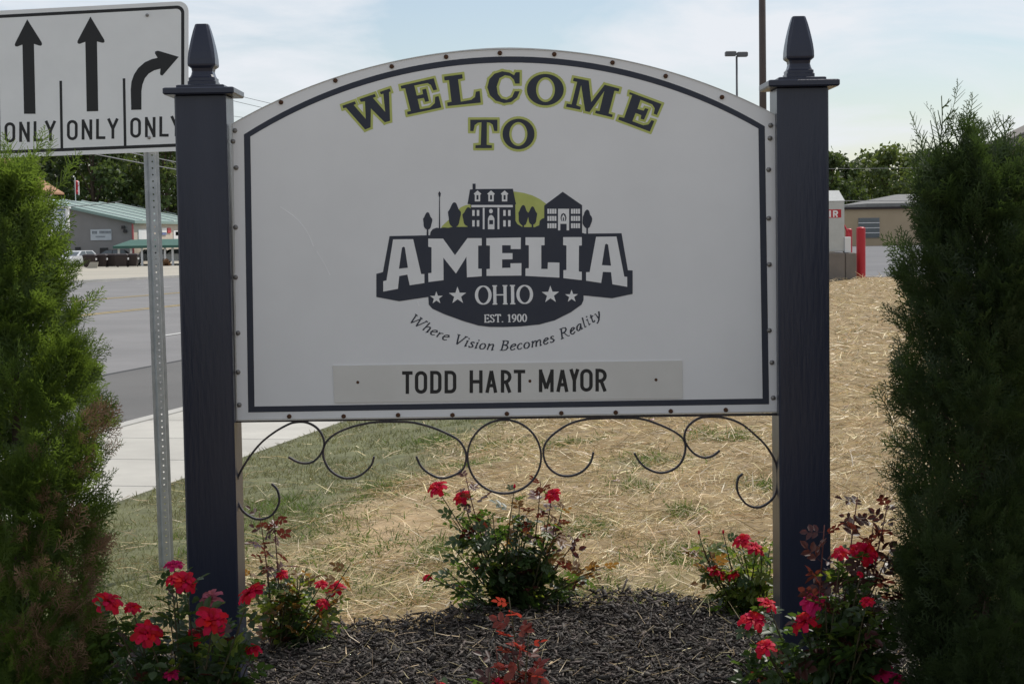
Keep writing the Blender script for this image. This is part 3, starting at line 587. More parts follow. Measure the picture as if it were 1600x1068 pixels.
def serif(pr, text, pos, h, wide, thick, thin, xs=1, shear=0):
    """pos(s) -> (point, tangent) at distance s in pixels"""
    s = 0
    for ch in text:
        adv, sts = SER[ch]
        for st in sts:
            pts = []
            for x, y in st:
                p, t = pos(s + (x + shear * (1 - y)) * h * xs); up = np.array((t[1], -t[0])); pts.append(p + up * (1 - y) * h)
            cl = len(st) > 15
            if cl: pts = pts[:-1]
            pr.stroke(pts, thick, closed=cl, thin=thin)
        s += (adv + wide) * h * xs
    return s
wf.build('house_details', M['white_film'], panel); wf = Print(YB - .0013)
tl = np.array((math.cos(ROLL), -math.sin(ROLL)))
def width(text, h, wide, xs=1): return sum(SER[c][0] + wide for c in text) * h * xs
def line(x, y): return lambda s: (np.array((x, y)) + tl * s, tl)
serif(wf, 'OHIO', line(743, 475.8), 29.5, .02, 5.0, 1.9, 90 / width('OHIO', 29.5, .02))
wf.build('state_lettering', M['white_film'], panel); wf = Print(YB - .0013)
serif(wf, 'EST. 1900', line(756, 503.6), 12.2, .03, 2.3, 1.0, 68 / width('EST. 1900', 12.2, .03))
wf.build('founding_lettering', M['white_film'], panel)
ck = Print(YB - .0008); Rt = 1225 / 4.776; x0 = 625 + 776 / 4.776; yb = 470 + 369 / 4.776; text = 'Where Vision Becomes Reality'
th0, th1 = math.asin((75 - 776) / 1225) - .02, math.asin((1508 - 776) / 1225) + .0
tot = (th1 - th0) * Rt; xs_ = tot / width(text, 15.5, .06)
def posc(s):
    th = th0 + s / Rt; return np.array((x0 + Rt * math.sin(th), yb - Rt + Rt * math.cos(th))) + np.array((0, -(x0 + Rt * math.sin(th) - 787) * ROLL)), np.array((math.cos(th), -math.sin(th) - ROLL * math.cos(th)))
off = 0
for wd_ in text.split(' '):
    ck = Print(YB - .0008); serif(ck, wd_, lambda s, o=off: posc(s + o), 15.5, .06, 2.5, 1.1, xs_, .2); ck.build('tagline_word', M['film'], panel); off += width(wd_ + ' ', 15.5, .06, xs_)
# faint scuffs on the paint
for a in ([(438, 323), (462, 340), (480, 362), (490, 385)], [(495, 392), (507, 412), (516, 430)], [(652, 470), (655, 478)], [(663, 510), (668, 522)]): Print(YB - .0006).stroke(catmull(a, 4), 1.6).build('scuff_mark', M['scuff'], panel)
# --- name plate
PL = [(520, 571), (1066, 563), (1066.5, 622), (522.5, 629)]
plate = MB().prism([at_y(u, v, YB - .0035) for u, v in PL], (0, .003, 0)).build('name_plate', M['plate'], sign)
def sans(pr, ch, x0, x1, y0, y1, sw):
    h = sw / 2; l, r, t, b = x0 + h, x1 - h, y0, y1; c = (l + r) / 2; ti, bi = t + h, b - h; S = lambda p, cl=False: pr.stroke(p, sw, cl)
    cr = min((r - l) / 2, (b - t) * .26)
    if ch == 'T': S([(x0, ti), (x1, ti)]); S([(c, ti), (c, b)])
    elif ch == 'O': S(arcp(r - cr, ti + cr, cr, cr, -90, 0, 6) + arcp(r - cr, bi - cr, cr, cr, 0, 90, 6) + arcp(l + cr, bi - cr, cr, cr, 90, 180, 6) + arcp(l + cr, ti + cr, cr, cr, 180, 270, 6), True)
    elif ch == 'D': S([(l, ti)] + arcp(r - cr, ti + cr, cr, cr, -90, 0, 6) + arcp(r - cr, bi - cr, cr, cr, 0, 90, 6) + [(l, bi)], True)
    elif ch == 'H': S([(l, t), (l, b)]); S([(r, t), (r, b)]); S([(l, (t + b) / 2), (r, (t + b) / 2)])
    elif ch == 'A': S([(l, b), (c, t + h * .4)]); S([(c, t + h * .4), (r, b)]); yb_ = t + (b - t) * .68; S([(l + (c - l) * .3, yb_), (r - (r - c) * .3, yb_)])
    elif ch == 'R': m = t + (b - t) * .54; k = (m - ti) / 2; S([(l, t), (l, b)]); S([(l, ti)] + arcp(r - k, ti + k, k, k, -90, 90, 8) + [(l, m)]); S([(c, m), (r, b)])
    elif ch == 'M': S([(l, t), (l, b)]); S([(r, t), (r, b)]); S([(l, t + h), (c, b - sw)]); S([(c, b - sw), (r, t + h)])
    elif ch == 'N': S([(l, t), (l, b)]); S([(r, t), (r, b)]); S([(l, t + h), (r, b - h)])
    elif ch == 'Y': S([(l, t), (c, (t + b) / 2)]); S([(r, t), (c, (t + b) / 2)]); S([(c, (t + b) / 2 - h), (c, b)])
    elif ch == 'L': S([(l, t), (l, bi), (x1, bi)])
    elif ch == 'I': S([(c, t), (c, b)])
nmw = {}
for ch, a, b in (('T', 332, 378), ('O', 388, 442), ('D', 455, 505), ('D', 518, 570), ('H', 628, 685), ('A', 697, 750), ('R', 765, 812), ('T', 822, 872), ('M', 932, 997), ('A', 1008, 1062), ('Y', 1065, 1110), ('O', 1113, 1168), ('R', 1180, 1230)):
    x0_, x1_ = 510 + a / 2.807, 510 + b / 2.807; dy = -(x0_ - 628) * .0128; sans(nmw.setdefault(0 if a < 600 else 1 if a < 900 else 2, Print(YB - .0038)), ch, x0_, x1_, 579.6 + dy, 615 + dy, 5.4)
for nm in nmw.values(): nm.build('word', M['black'], plate)
for u, v in ((559, 597), (828, 595), (1025, 593)): Print(YB - .0040).poly(ell(u, v, 2.5, 2.5, 10)).build('screw_head', M['rust'], plate)
# --- wrought iron scrolls
G7 = lambda p: Z(340, 620, 3.478, p); G8 = lambda p: Z(760, 620, 2.857, p)
scr = [G7([(385, 325), (430, 350), (475, 360), (520, 350), (560, 310), (580, 255), (565, 200), (530, 160), (480, 137), (430, 136), (385, 148), (310, 190), (235, 250), (170, 330), (120, 415), (103, 470), (105, 550), (135, 615), (190, 655), (245, 662), (300, 635), (335, 570), (325, 505), (293, 470)]),
       G7([(850, 322), (835, 370), (790, 415), (740, 438), (680, 438), (620, 405), (585, 355), (573, 300), (590, 245), (640, 200), (720, 165), (800, 145), (860, 136), (980, 134), (1060, 138), (1150, 160), (1240, 195), (1310, 235), (1345, 290), (1350, 340), (1330, 395), (1270, 430), (1210, 440), (1150, 415), (1105, 375), (1080, 322)]),
       None,
       G8([(478, 245), (465, 290), (430, 330), (375, 352), (320, 345), (275, 310), (255, 260), (262, 210), (300, 165), (370, 120), (440, 100), (500, 95), (600, 93), (690, 97), (770, 122), (840, 155), (880, 190), (888, 235), (870, 290), (830, 325), (775, 338), (720, 320), (685, 290), (660, 250)]),
       G8([(1042, 238), (1010, 262), (970, 270), (925, 250), (890, 205), (885, 165), (905, 125), (950, 94), (1000, 88), (1060, 92), (1130, 115), (1190, 160), (1250, 220), (1290, 290), (1300, 350), (1294, 420), (1266, 465), (1215, 492), (1165, 480), (1130, 440), (1118, 400), (1125, 360), (1145, 342)])]
for g in scr:
    if g is None: pts = ell(788, 713, 57.5, 57.5, 48); pts.append(pts[0])
    else: pts = catmull(g, 5)
    mb = MB(); P = [at_y(u, v, YB + .012) for u, v in pts]; rings = []
    for i, p in enumerate(P):
        a = P[max(i - 1, 0)]; b = P[min(i + 1, len(P) - 1)]
        if g is None: a, b = P[(i - 1) % (len(P) - 1)], P[(i + 1) % (len(P) - 1)]
        t = (b - a).normalized(); nn = Vector((-t.z, 0, t.x)); hw_, hd = .0034, .0065
        rings.append([p + nn * hw_ + Vector((0, -hd, 0)), p - nn * hw_ + Vector((0, -hd, 0)), p - nn * hw_ + Vector((0, hd, 0)), p + nn * hw_ + Vector((0, hd, 0))])
    mb.loft(rings); mb.build('scroll', M['iron'], sign)
a, b = at_y(366, 657.5, YB + .012), at_y(1217, 646.5, YB + .012)
MB().prism([a + Vector((0, -.010, -.004)), b + Vector((0, -.010, -.004)), b + Vector((0, -.010, .003)), a + Vector((0, -.010, .003))], (0, .02, 0)).build('lower_rail', M['iron'], sign)

# ================================================================ LANE SIGN
foot = hit(262, 892); YS = foot.y - .045
lane = thing('lane_sign', (foot.x, foot.y, float(gz(foot.x, foot.y))), 'white lane control sign with black arrows on a galvanised post', 'road sign')
X0, X1 = -100, 294.5
def yt(u): return 16.5 - u * .0475
def ybt(u): return 246.5 - u * .036
def rpan(x0, x1, ins, r):
    out = []
    for cx, cy, a0 in ((x1 - ins - r, yt(x1) + ins + r, -90), (x1 - ins - r, ybt(x1) - ins - r, 0), (x0 + ins + r, ybt(x0) - ins - r, 90), (x0 + ins + r, yt(x0) + ins + r, 180)): out += arcp(cx, cy, r, r, a0, a0 + 90, 6)
    return out
lp = MB().prism([at_y(u, v, YS) for u, v in rpan(X0, X1, 0, 15)], (0, .006, 0)).build('panel', M['sheet'], lane)
Print(YS - .0006).poly(rpan(X0, X1, 6.5, 11), [rpan(X0, X1, 11.5, 7)]).build('border_line', M['black'], lp)
B4 = lambda p: Z(0, 0, 4, p)
ar = Print(YS - .0008)
ar1 = B4([(150, 712), (140, 280), (108, 292), (96, 291), (92, 280), (96, 268), (170, 122), (260, 265), (263, 278), (257, 287), (245, 286), (212, 275), (222, 712)])
ar2 = B4([(542, 697), (533, 262), (500, 275), (488, 274), (483, 265), (487, 252), (565, 105), (650, 247), (654, 260), (648, 268), (636, 268), (606, 260), (614, 695)])
ar3 = B4([(820, 688), (817, 560), (822, 510), (838, 465), (865, 425), (905, 390), (950, 370), (985, 362), (968, 335), (970, 323), (985, 318), (1000, 321), (1117, 356), (1025, 462), (1015, 473), (1003, 470), (1000, 458), (1003, 430), (965, 440), (930, 460), (905, 490), (890, 530), (884, 570), (884, 686)])
for a in (ar1, ar2, ar3): ar.poly(a)
ar.poly([(196 - u, v + 11) for u, v in ar3])
ar.build('arrows', M['black'], lp)
on = Print(YS - .0008)
for k, (lx, ly) in enumerate(((-98, 3.6), (0, 0), (97.6, -3.6), (196.5, -7.4))):
    for ch, a, b in (('O', 28, 95), ('N', 120, 186), ('L', 210, 268), ('Y', 278, 352)):
        sl = -.037 * (a / 4); sans(on, ch, lx + a / 4, lx + b / 4, 191.5 + ly + sl, 223 + ly + sl, 4.4)
    on.poly([(lx - .8 - 4, 128 + ly + 2), (lx - .8, 128 + ly + 2), (lx + 1.2, 237 + ly), (lx - 3, 237 + ly)]) if k else None
on.build('lane_lettering', M['black'], lp)
# U channel post with its row of holes
top, botp = at_y(229.5, 22, YS + .045), Vector((foot.x, foot.y, float(gz(foot.x, foot.y)) - .1))
ax = (top - botp); Lp = ax.length; ax.normalize(); sxv = Vector((1, .35, 0)).normalized(); sxv = (sxv - ax * sxv.dot(ax)).normalized(); dvv = ax.cross(sxv) * 1.0
if dvv.y < 0: dvv = -dvv
def U(p, a, b): return botp + ax * p + sxv * a + dvv * b
mb = MB(); wb = .0125
prof = [(-.040, .030), (-.024, .030), (-wb - .004, 0), (-wb, 0)]
def sheet(prof, th=.004):
    for (a0, b0), (a1, b1) in zip(prof[:-1], prof[1:]):
        mb.add([U(0, a0, b0), U(0, a1, b1), U(Lp, a1, b1), U(Lp, a0, b0), U(0, a0, b0 + th), U(0, a1, b1 + th), U(Lp, a1, b1 + th), U(Lp, a0, b0 + th)], [(0, 1, 2, 3), (7, 6, 5, 4), (0, 3, 7, 4), (1, 5, 6, 2)])
sheet(prof); sheet([(-a, b) for a, b in prof])
nh = int(Lp / .0254 / 1.35); st = Lp / nh
for i in range(nh):
    c = (i + .5) * st; sqr = [(-wb, -st / 2), (0, -st / 2), (wb, -st / 2), (wb, 0), (wb, st / 2), (0, st / 2), (-wb, st / 2), (-wb, 0)]
    hr = .0048; hol = [(hr * math.cos(R_(225 + 45 * k)), hr * math.sin(R_(225 + 45 * k))) for k in range(8)]
    vs = [U(c + y_, x_, 0) for x_, y_ in sqr] + [U(c + y_, x_, 0) for x_, y_ in hol] + [U(c + y_, x_, .004) for x_, y_ in hol]
    mb.add(vs, [(k, (k + 1) % 8, 8 + (k + 1) % 8, 8 + k) for k in range(8)] + [(8 + k, 8 + (k + 1) % 8, 16 + (k + 1) % 8, 16 + k) for k in range(8)])
mb.build('channel_post', M['galv'], lane, fix=False)
for u, v in ((233, 215), (230, 24)):
    p = at_y(u, v, YS - .001); MB().lathe([(.009, 0), (.009, .004), (.004, .007), (.0005, .0075)], p, 8, 'y').build('bolt', M['bolt'], lane)
# ================================================================ ARBORVITAES
def frond(seed, nb=11, sparse=False):
    r = random.Random(seed); V, Fc = [], []
    def twig(x0, y0, x1, y1, w0, w1, z0=0, z1=0):
        dx, dy = x1 - x0, y1 - y0; l = math.hypot(dx, dy) + 1e-9; nx, ny = -dy / l, dx / l; k = len(V)
        V.extend([(x0 + nx * w0, y0 + ny * w0, z0), (x0 - nx * w0, y0 - ny * w0, z0), (x1 - nx * w1, y1 - ny * w1, z1), (x1 + nx * w1, y1 + ny * w1, z1)]); Fc.append((k, k + 1, k + 2, k + 3))
    cz = lambda x: .25 * x * x / 1.0
    twig(0, 0, .55, 0, .016, .014, 0, cz(.55)); twig(.55, 0, 1, .02, .014, .006, cz(.55), cz(1))
    for i in range(nb):
        x = .12 + .8 * i / nb; sgn = 1 if i % 2 else -1; l = (.46 * (1 - x) + .13) * r.uniform(.8, 1.15); a = R_(38 + r.uniform(-8, 8)); wz = r.uniform(-.05, .05)
        ex, ey = x + l * math.cos(a), sgn * l * math.sin(a); twig(x, 0, ex, ey, .015, .008, cz(x), cz(x) + wz)
        if not sparse or i % 2:
            for j in range(3 if l > .25 else 2):
                t = .3 + .27 * j; s2 = 1 if (i + j) % 2 else -1; b = sgn * a + s2 * R_(38); l2 = l * (.42 - .09 * j); sx_, sy_ = x + (ex - x) * t, ey * t
                twig(sx_, sy_, sx_ + l2 * math.cos(b), sy_ + l2 * math.sin(b), .014, .008, cz(x) + wz * t, cz(x) + wz)
    return np.array(V), np.array(Fc)
FR = [frond(k) for k in range(4)]; FS = [frond(20 + k, 8, True) for k in range(2)]
def lump(a, z, ph): return .5 * math.sin(3 * a + 5 * z + ph) + .3 * math.sin(5 * a - 9 * z + 2 * ph) + .35 * math.sin(2 * a + 13 * z + ph)
def arbor(name, label, bx, by, height, prof, m, nf, ph, tips=(), dead=None, lean=0, group=None):
    g = float(gz(bx, by)); root = thing(name, (bx, by, g), label, 'shrub', group)
    zs, rs = zip(*prof); R0 = lambda z: float(np.interp(z, zs, rs))
    tb = MB(); tb.tube([(bx + lean * z, by, g + z) for z in np.linspace(-.08, height * .86, 7)], [.035, .032, .028, .022, .016, .010, .005], 8)
    for k in range(26):
        z = random.uniform(.1, height * .75); a = random.uniform(0, 6.28); r = R0(z) * .45
        p = Vector((bx + lean * z, by, g + z)); e = p + Vector((math.cos(a) * r, math.sin(a) * r, r * .9)); tb.tube([p, (p + e) / 2 + Vector((0, 0, -.02)), e], [.007, .005, .002], 5)
    tb.build('trunk', M['bark'], root, True)
    pos, dirs, sc, dd = [], [], [], []; pr_ = np.random.default_rng(int(ph * 100)); npl = 210; C0 = np.array((bx, by, g)); made = 0
    while made < npl:
        z = random.uniform(.02, height - .05); a = random.uniform(0, 6.283); r0 = R0(z)
        if random.random() > r0 / max(rs) + .10: continue
        made += 1; o_ = np.array((math.cos(a), math.sin(a), 0.)); ln = random.uniform(.14, .26) * min(1, .45 + r0 / max(rs)); rt = max(.01, (r0 - .055) * (1 + .13 * lump(a, z, ph)))
        tip = C0 + np.array((lean * z, 0, z)) + o_ * rt; pd = o_ * random.uniform(.25, .6) + np.array((0, 0, 1.)) + pr_.normal(0, .12, 3); pd /= np.linalg.norm(pd); b0 = tip - pd * ln
        side = np.cross(pd, o_); side /= np.linalg.norm(side)
        for k in range(nf // npl):
            t = random.random() ** .8; wdt = .055 * (1.15 - .8 * t); s1 = random.uniform(-1, 1); s2 = random.uniform(-1, .7)
            pos.append(b0 + pd * ln * t + side * s1 * wdt + o_ * s2 * wdt * .7); dirs.append(pd + side * s1 * .65 + o_ * (.25 + .45 * s2) + pr_.normal(0, .16, 3)); sc.append(random.uniform(.055, .10)); dd.append(bool(dead and dead(pos[-1]) > random.random()))
    for k in range(1300):
        z = random.uniform(0, height * .92); a = random.uniform(0, 6.283); r = R0(z) * .62 * random.random() ** .5; o_ = np.array((math.cos(a), math.sin(a), 0.))
        pos.append(C0 + np.array((lean * z, 0, z)) + o_ * r); dirs.append(o_ * random.uniform(-.2, .5) + np.array((0, 0, 1.)) + pr_.normal(0, .4, 3)); sc.append(random.uniform(.09, .15)); dd.append(False)
    pos, dirs, sc, dd = np.array(pos), np.array(dirs), np.array(sc), np.array(dd)
    def emit(sel, nm, mm, kinds):
        Vs, Fs, k = [], [], 0; ids = np.where(sel)[0]
        for t, (T, Fc) in enumerate(kinds):
            ii = ids[t::len(kinds)]
            if len(ii) == 0: continue
            V, Fa = scatter(T, Fc, frames(dirs[ii], rng.uniform(0, 6.28, len(ii))), pos[ii] - np.array((bx, by, g)), sc[ii]); Vs.append(V); Fs.append(Fa + k); k += len(V)
        o = link(nm, np_mesh(nm, np.concatenate(Vs), np.concatenate(Fs)), root, mm); o['kind'] = 'stuff'; return o
    emit(~dd, 'crown', m, FR)
    if dd.any(): o = emit(dd, 'dead_foliage', M['dead'], FR); o['label'] = 'brown dried-out sprays low on the shrub'
    if tips:
        pos, dirs, sc = [], [], []
        for (u, v, u2, v2, nn) in tips:
            a, b = at_y(u, v, by), at_y(u2, v2, by); ln = (b - a).length
            for k in range(nn):
                t = k / nn; p = a + (b - a) * t; pos.append(tuple(p)); dirs.append(np.array(b - a) / ln + np.array((random.uniform(-.5, .5), random.uniform(-.3, .3), .2)) * (.35 if k else 0)); sc.append(random.uniform(.05, .085) if k else ln * 1.0)
        pos, dirs, sc = np.array(pos), np.array(dirs), np.array(sc); emit(np.ones(len(pos), bool), 'leading_shoots', m, FS)
    return root
YL = 5.35
lx = at_y(28, 700, YL).x
def lh(v): return at_y(28, v, YL).z
g0 = float(gz(lx, YL)); px = lambda n: n / F * YL
profL = [(0, px(118)), (.25, px(138)), (lh(900) - g0, px(150)), (lh(670) - g0, px(160)), (lh(500) - g0, px(130)), (lh(420) - g0, px(104)), (lh(330) - g0, px(82)), (lh(270) - g0, px(52)), (lh(235) - g0, px(20)), (lh(222) - g0, px(5))]
def deadL(p):
    u = (p[0] - lx) / px(1); z = p[2]
    e = math.exp(-(((u - 62) / 62) ** 2 + ((z - lh(930)) / px(110)) ** 2)); e2 = .5 * math.exp(-(((u - 130) / 30) ** 2 + ((z - lh(690)) / px(40)) ** 2))
    return (.85 * e + e2) if p[1] < YL + .06 else 0
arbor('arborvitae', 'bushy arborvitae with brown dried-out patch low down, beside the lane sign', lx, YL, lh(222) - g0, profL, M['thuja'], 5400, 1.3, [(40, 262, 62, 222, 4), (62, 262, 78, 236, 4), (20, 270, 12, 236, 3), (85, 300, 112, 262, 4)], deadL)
YR = 5.25; rx = at_y(1530, 700, YR).x; px = lambda n: n / F * YR
def rh(v): return at_y(1530, v, YR).z
g1 = float(gz(rx, YR))
profR = [(0, px(122)), (.2, px(140)), (rh(800) - g1, px(150)), (rh(550) - g1, px(152)), (rh(400) - g1, px(134)), (rh(320) - g1, px(110)), (rh(255) - g1, px(84)), (rh(215) - g1, px(56)), (rh(185) - g1, px(20))]
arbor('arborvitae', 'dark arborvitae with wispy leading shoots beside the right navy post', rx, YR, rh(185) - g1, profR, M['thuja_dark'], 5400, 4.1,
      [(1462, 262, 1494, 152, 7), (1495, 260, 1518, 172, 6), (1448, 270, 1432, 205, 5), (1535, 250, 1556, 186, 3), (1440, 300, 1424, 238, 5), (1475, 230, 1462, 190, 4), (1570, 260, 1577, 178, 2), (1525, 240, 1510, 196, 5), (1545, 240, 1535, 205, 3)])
Y3 = 6.2; x3 = at_y(1675, 700, Y3).x; g3 = float(gz(x3, Y3)); px = lambda n: n / F * Y3
arbor('arborvitae', 'arborvitae half hidden behind the dark one with wispy shoots', x3, Y3, 1.95, [(0, px(130)), (.3, px(145)), (1.1, px(130)), (1.5, px(110)), (1.8, px(70)), (1.95, px(10))], M['thuja'], 3200, 2.2)

# ================================================================ ROSES
def leaflet(V, Fc, x, y, a, l, w_):
    ca, sa = math.cos(a), math.sin(a); k = len(V)
    for px_, py_, pz_ in ((0, 0, 0), (.28, .40, .10), (.66, .36, .09), (1, 0, -.05), (.66, -.36, .09), (.28, -.40, .10), (.48, 0, -.03)):
        X_, Y_ = px_ * l, py_ * w_; V.append((x + X_ * ca - Y_ * sa, y + X_ * sa + Y_ * ca, pz_ * l))
    Fc.extend([(k, k + 6, k + 2, k + 1), (k + 6, k + 3, k + 2, k + 2), (k, k + 5, k + 4, k + 6), (k + 6, k + 4, k + 3, k + 3)])
def leafmesh(seed, m, n5=True):
    r = random.Random(seed); V, Fc = [], []
    P = [(.62, 0, 0)] + [(x, 0, s * R_(r.uniform(48, 66))) for x in ((.24, .46) if n5 else (.34,)) for s in (1, -1)]
    for x, y, a in P: leaflet(V, Fc, x, y, a + r.uniform(-.12, .12), r.uniform(.34, .44), r.uniform(.24, .31))
    k = len(V); V += [(0, -.008, 0), (0, .008, 0), (.64, .005, 0), (.64, -.005, 0)]; Fc.append((k, k + 3, k + 2, k + 1))
    fs = [tuple(dict.fromkeys(f)) for f in Fc]; me = bpy.data.meshes.new('leaf'); me.from_pydata(V, [], fs); me.materials.append(m); me.update()
    for p in me.polygons: p.use_smooth = True
    return me
LM = {k: [leafmesh(i * 7 + j, M[k], j != 2) for j in range(4)] for i, k in enumerate(('leaf_green', 'leaf_lime', 'leaf_red', 'leaf_orange', 'leaf_flame'))}
def bloommesh(seed, m, openness=1.0):
    r = random.Random(seed); V, Fc = [], []
    for ringi, (n, tilt, rad, ln, wd) in enumerate(((6, 8, .10, .98, .78), (6, 26, .09, .88, .70), (5, 48, .08, .70, .58), (4, 66, .06, .52, .46), (3, 80, .03, .40, .34))):
        for k in range(n):
            a = 2 * math.pi * (k + .5 * (ringi % 2)) / n + r.uniform(-.2, .2); t0 = R_(tilt / openness + r.uniform(-9, 9)); l = ln * r.uniform(.86, 1.08); w_ = wd * r.uniform(.85, 1.1); base_i = len(V); nu, nv = 4, 5
            for i in range(nu):
                s = i / (nu - 1); tt = t0 + R_(24) * (1 - s) - R_(22) * s * s; x = rad + l * s * math.cos(tt); z = l * s * math.sin(tt); ww = w_ * (.28 + .95 * s - .42 * s * s) * (1 if i < nu - 1 else .72)
                for j in range(nv):
                    q = (j / (nv - 1) - .5); yy = ww * q; zz = z + .32 * q * q * ww + (r.uniform(-.03, .03) if i else 0) + (.05 * math.sin(8 * q + k) if i == nu - 1 else 0); xx = x + (.10 * l * (1 - 4 * q * q) * s if i == nu - 1 else 0)
                    V.append((xx * math.cos(a) - yy * math.sin(a), xx * math.sin(a) + yy * math.cos(a), zz))
            for i in range(nu - 1):
                for j in range(nv - 1): p = base_i + i * nv + j; Fc.append((p, p + nv, p + nv + 1, p + 1))
    me = np_mesh('bloom', np.array(V), np.array(Fc), True); me.materials.append(m); return me
BM = {'r': [bloommesh(i, M['petal_red'], 1 + .12 * i) for i in range(3)], 'p': [bloommesh(5 + i, M['petal_pink'], 1 + .1 * i) for i in range(2)], 'o': [bloommesh(9, M['petal_old'], .8)]}
bud = MB().lathe([(.02, -.5), (.30, -.35), (.38, 0), (.30, .45), (.10, .85), (.01, .95)], n=8); bo = bud.build('bud', M['petal_red'], None, True); MEBUD = bo.data; bpy.data.objects.remove(bo)
def put(name, me, parent, loc, rot, s):
    o = bpy.data.objects.new(name, me); COL.objects.link(o); o.parent = parent; o.location = Vector(loc) - wl(parent); o.rotation_euler = rot.to_euler(); o.scale = (s, s, s); return o
def dirq(d, roll): d = Vector(d).normalized(); return d.to_track_quat('X', 'Z').to_matrix().to_4x4() @ Matrix.Rotation(roll, 4, 'X')
def bush(label, u0, Y, blooms, shoots, fill, mixw, seed, leaf=(.075, .115), dens=.024, group='rose bushes', dy=.16, cane_r=.0036, low=.18, foot=None):
    """blooms (u,v,px,kind); shoots (u,v,kind) bare tips carrying coloured leaves; fill (u,v) leafy twig ends"""
    r = random.Random(seed); bx = at_y(u0, 900, Y).x; g = float(gz(bx, Y)) + (.03 if in_bed(bx, Y) else 0)
    root = thing('rose_bush', (bx, Y, g), label, 'rose bush', group); kinds = list(mixw)
    sc_ = F / Y; LV = []
    def cane(tip, kd, mm='cane', dl=1.0, start=low):
        f = Vector((bx + r.uniform(-.05, .05), Y + r.uniform(-.05, .05), g - .03)); b = f.lerp(tip, .5) + Vector((r.uniform(-.03, .03) + (tip.x - f.x) * .12, r.uniform(-.03, .03), abs(tip.x - f.x) * .12))
        pts = [f * (1 - t) ** 2 + b * 2 * t * (1 - t) + tip * t * t for t in np.linspace(0, 1, 9)]
        MB().tube(pts, [cane_r * (1.25 - .8 * t) for t in np.linspace(0, 1, 9)], 5).build('cane', M[mm], root, True)
        Lc = sum((pts[i + 1] - pts[i]).length for i in range(8)); n = max(2, int(Lc / dens * dl * (1 - start)))
        for i in range(n):
            t = start + (1.0 - start) * (i + r.random() * .6) / n; t = min(t, .97); j = min(int(t * 8), 7); p = pts[j].lerp(pts[j + 1], t * 8 - j); tg = (pts[j + 1] - pts[j]).normalized()
            a = i * 2.4 + r.uniform(-.5, .5); o_ = Vector((math.cos(a), math.sin(a), 0)); d = o_ * r.uniform(.7, 1) + tg * r.uniform(.1, .6) + Vector((0, 0, r.uniform(-.7, .35)))
            kk = kd if (kd and t > .55) else r.choices(kinds, [mixw[k] for k in kinds])[0]; me = r.choice(LM[kk]); s = r.uniform(*leaf) * (.72 if t > .85 else 1)
            LV.append((p.y - s, me, p.copy(), dirq(d, r.uniform(-1.1, 1.1)), s))
        return pts
    for u, v, dpx, k in blooms:
        tip = at_y(u, v, Y - r.uniform(.1, 1.25) * dy); rad = dpx / 2 / sc_
        pts = cane(tip - Vector((0, 0, rad * .15)), None, 'cane', .8)
        if k == 'b': put('bud', MEBUD, root, tip, Matrix.Rotation(r.uniform(-.2, .2), 4, 'Y'), rad * 1.2); continue
        nrm = Vector((r.uniform(-.5, .5), r.uniform(-.75, -.15), r.uniform(.55, 1))).normalized(); q = nrm.to_track_quat('Z', 'Y').to_matrix().to_4x4() @ Matrix.Rotation(r.uniform(0, 6), 4, 'Z')
        put('bloom', r.choice(BM[k]), root, tip - nrm * rad * .25, q, rad * 1.06)
    for u, v, k in shoots: cane(at_y(u, v, Y + r.uniform(-dy, dy) * .6), k, 'cane_red' if k == 'leaf_red' else 'cane', 1.2, .3)
    for u, v in fill: cane(at_y(u, v, Y + r.uniform(-dy, dy)), None, 'cane', 1.15)
    LV.sort(key=lambda q: q[0])
    for _, me, p, q, s in LV[:290]: put('leaf', me, root, p, q, s)
    if len(LV) > 290:
        V, Fc, mi, ms = [], [], [], []
        for _, me, p, q, s in LV[290:]:
            k = len(V); m_ = me.materials[0]
            if m_ not in ms: ms.append(m_)
            T = Matrix.Translation(p - wl(root)) @ q @ Matrix.Scale(s, 4); V += [tuple(T @ v.co) for v in me.vertices]
            for pl in me.polygons: Fc.append(tuple(i + k for i in pl.vertices)); mi.append(ms.index(m_))
        me = bpy.data.meshes.new('inner_foliage'); me.from_pydata(V, [], Fc)
        for m_ in ms: me.materials.append(m_)
        me.polygons.foreach_set('material_index', mi); o = link('inner_foliage', me, root); o['kind'] = 'stuff'
    return root
def fillpts(u0, u1, v0, v1, n, seed, pw=1):
    r = random.Random(seed); return [(r.uniform(u0, u1), v0 + (v1 - v0) * r.random() ** pw) for _ in range(n)]
bush('rose bush with large red blooms in front of the left navy post', 285, 5.25,
     [(272, 880, 26, 'p'), (290, 905, 36, 'r'), (268, 903, 20, 'r'), (330, 932, 34, 'o'), (390, 922, 42, 'r'), (170, 935, 40, 'r'), (207, 946, 24, 'r'), (231, 987, 42, 'r'), (297, 992, 50, 'r'), (332, 965, 46, 'r'), (268, 1050, 26, 'p'), (396, 1011, 24, 'r')],
     [], fillpts(165, 400, 960, 1060, 16, 1) + [(262, 930), (350, 985), (385, 1030), (160, 990), (140, 1030)], {'leaf_green': .86, 'leaf_lime': .10, 'leaf_red': .04}, 11, dens=.024)
bush('sparse bronze-leaved rose bush behind the left navy post', 435, 6.8,
     [(440, 895, 19, 'r'), (502, 910, 19, 'r'), (523, 917, 28, 'r'), (505, 941, 20, 'r')], [(405, 800, 'leaf_red'), (427, 797, 'leaf_red'), (548, 880, 'leaf_orange'), (480, 885, 'leaf_orange'), (465, 900, 'leaf_lime'), (530, 930, 'leaf_lime')],
     fillpts(385, 530, 890, 985, 16, 2), {'leaf_green': .62, 'leaf_lime': .2, 'leaf_orange': .14, 'leaf_red': .04}, 12, dens=.026, leaf=(.065, .10))
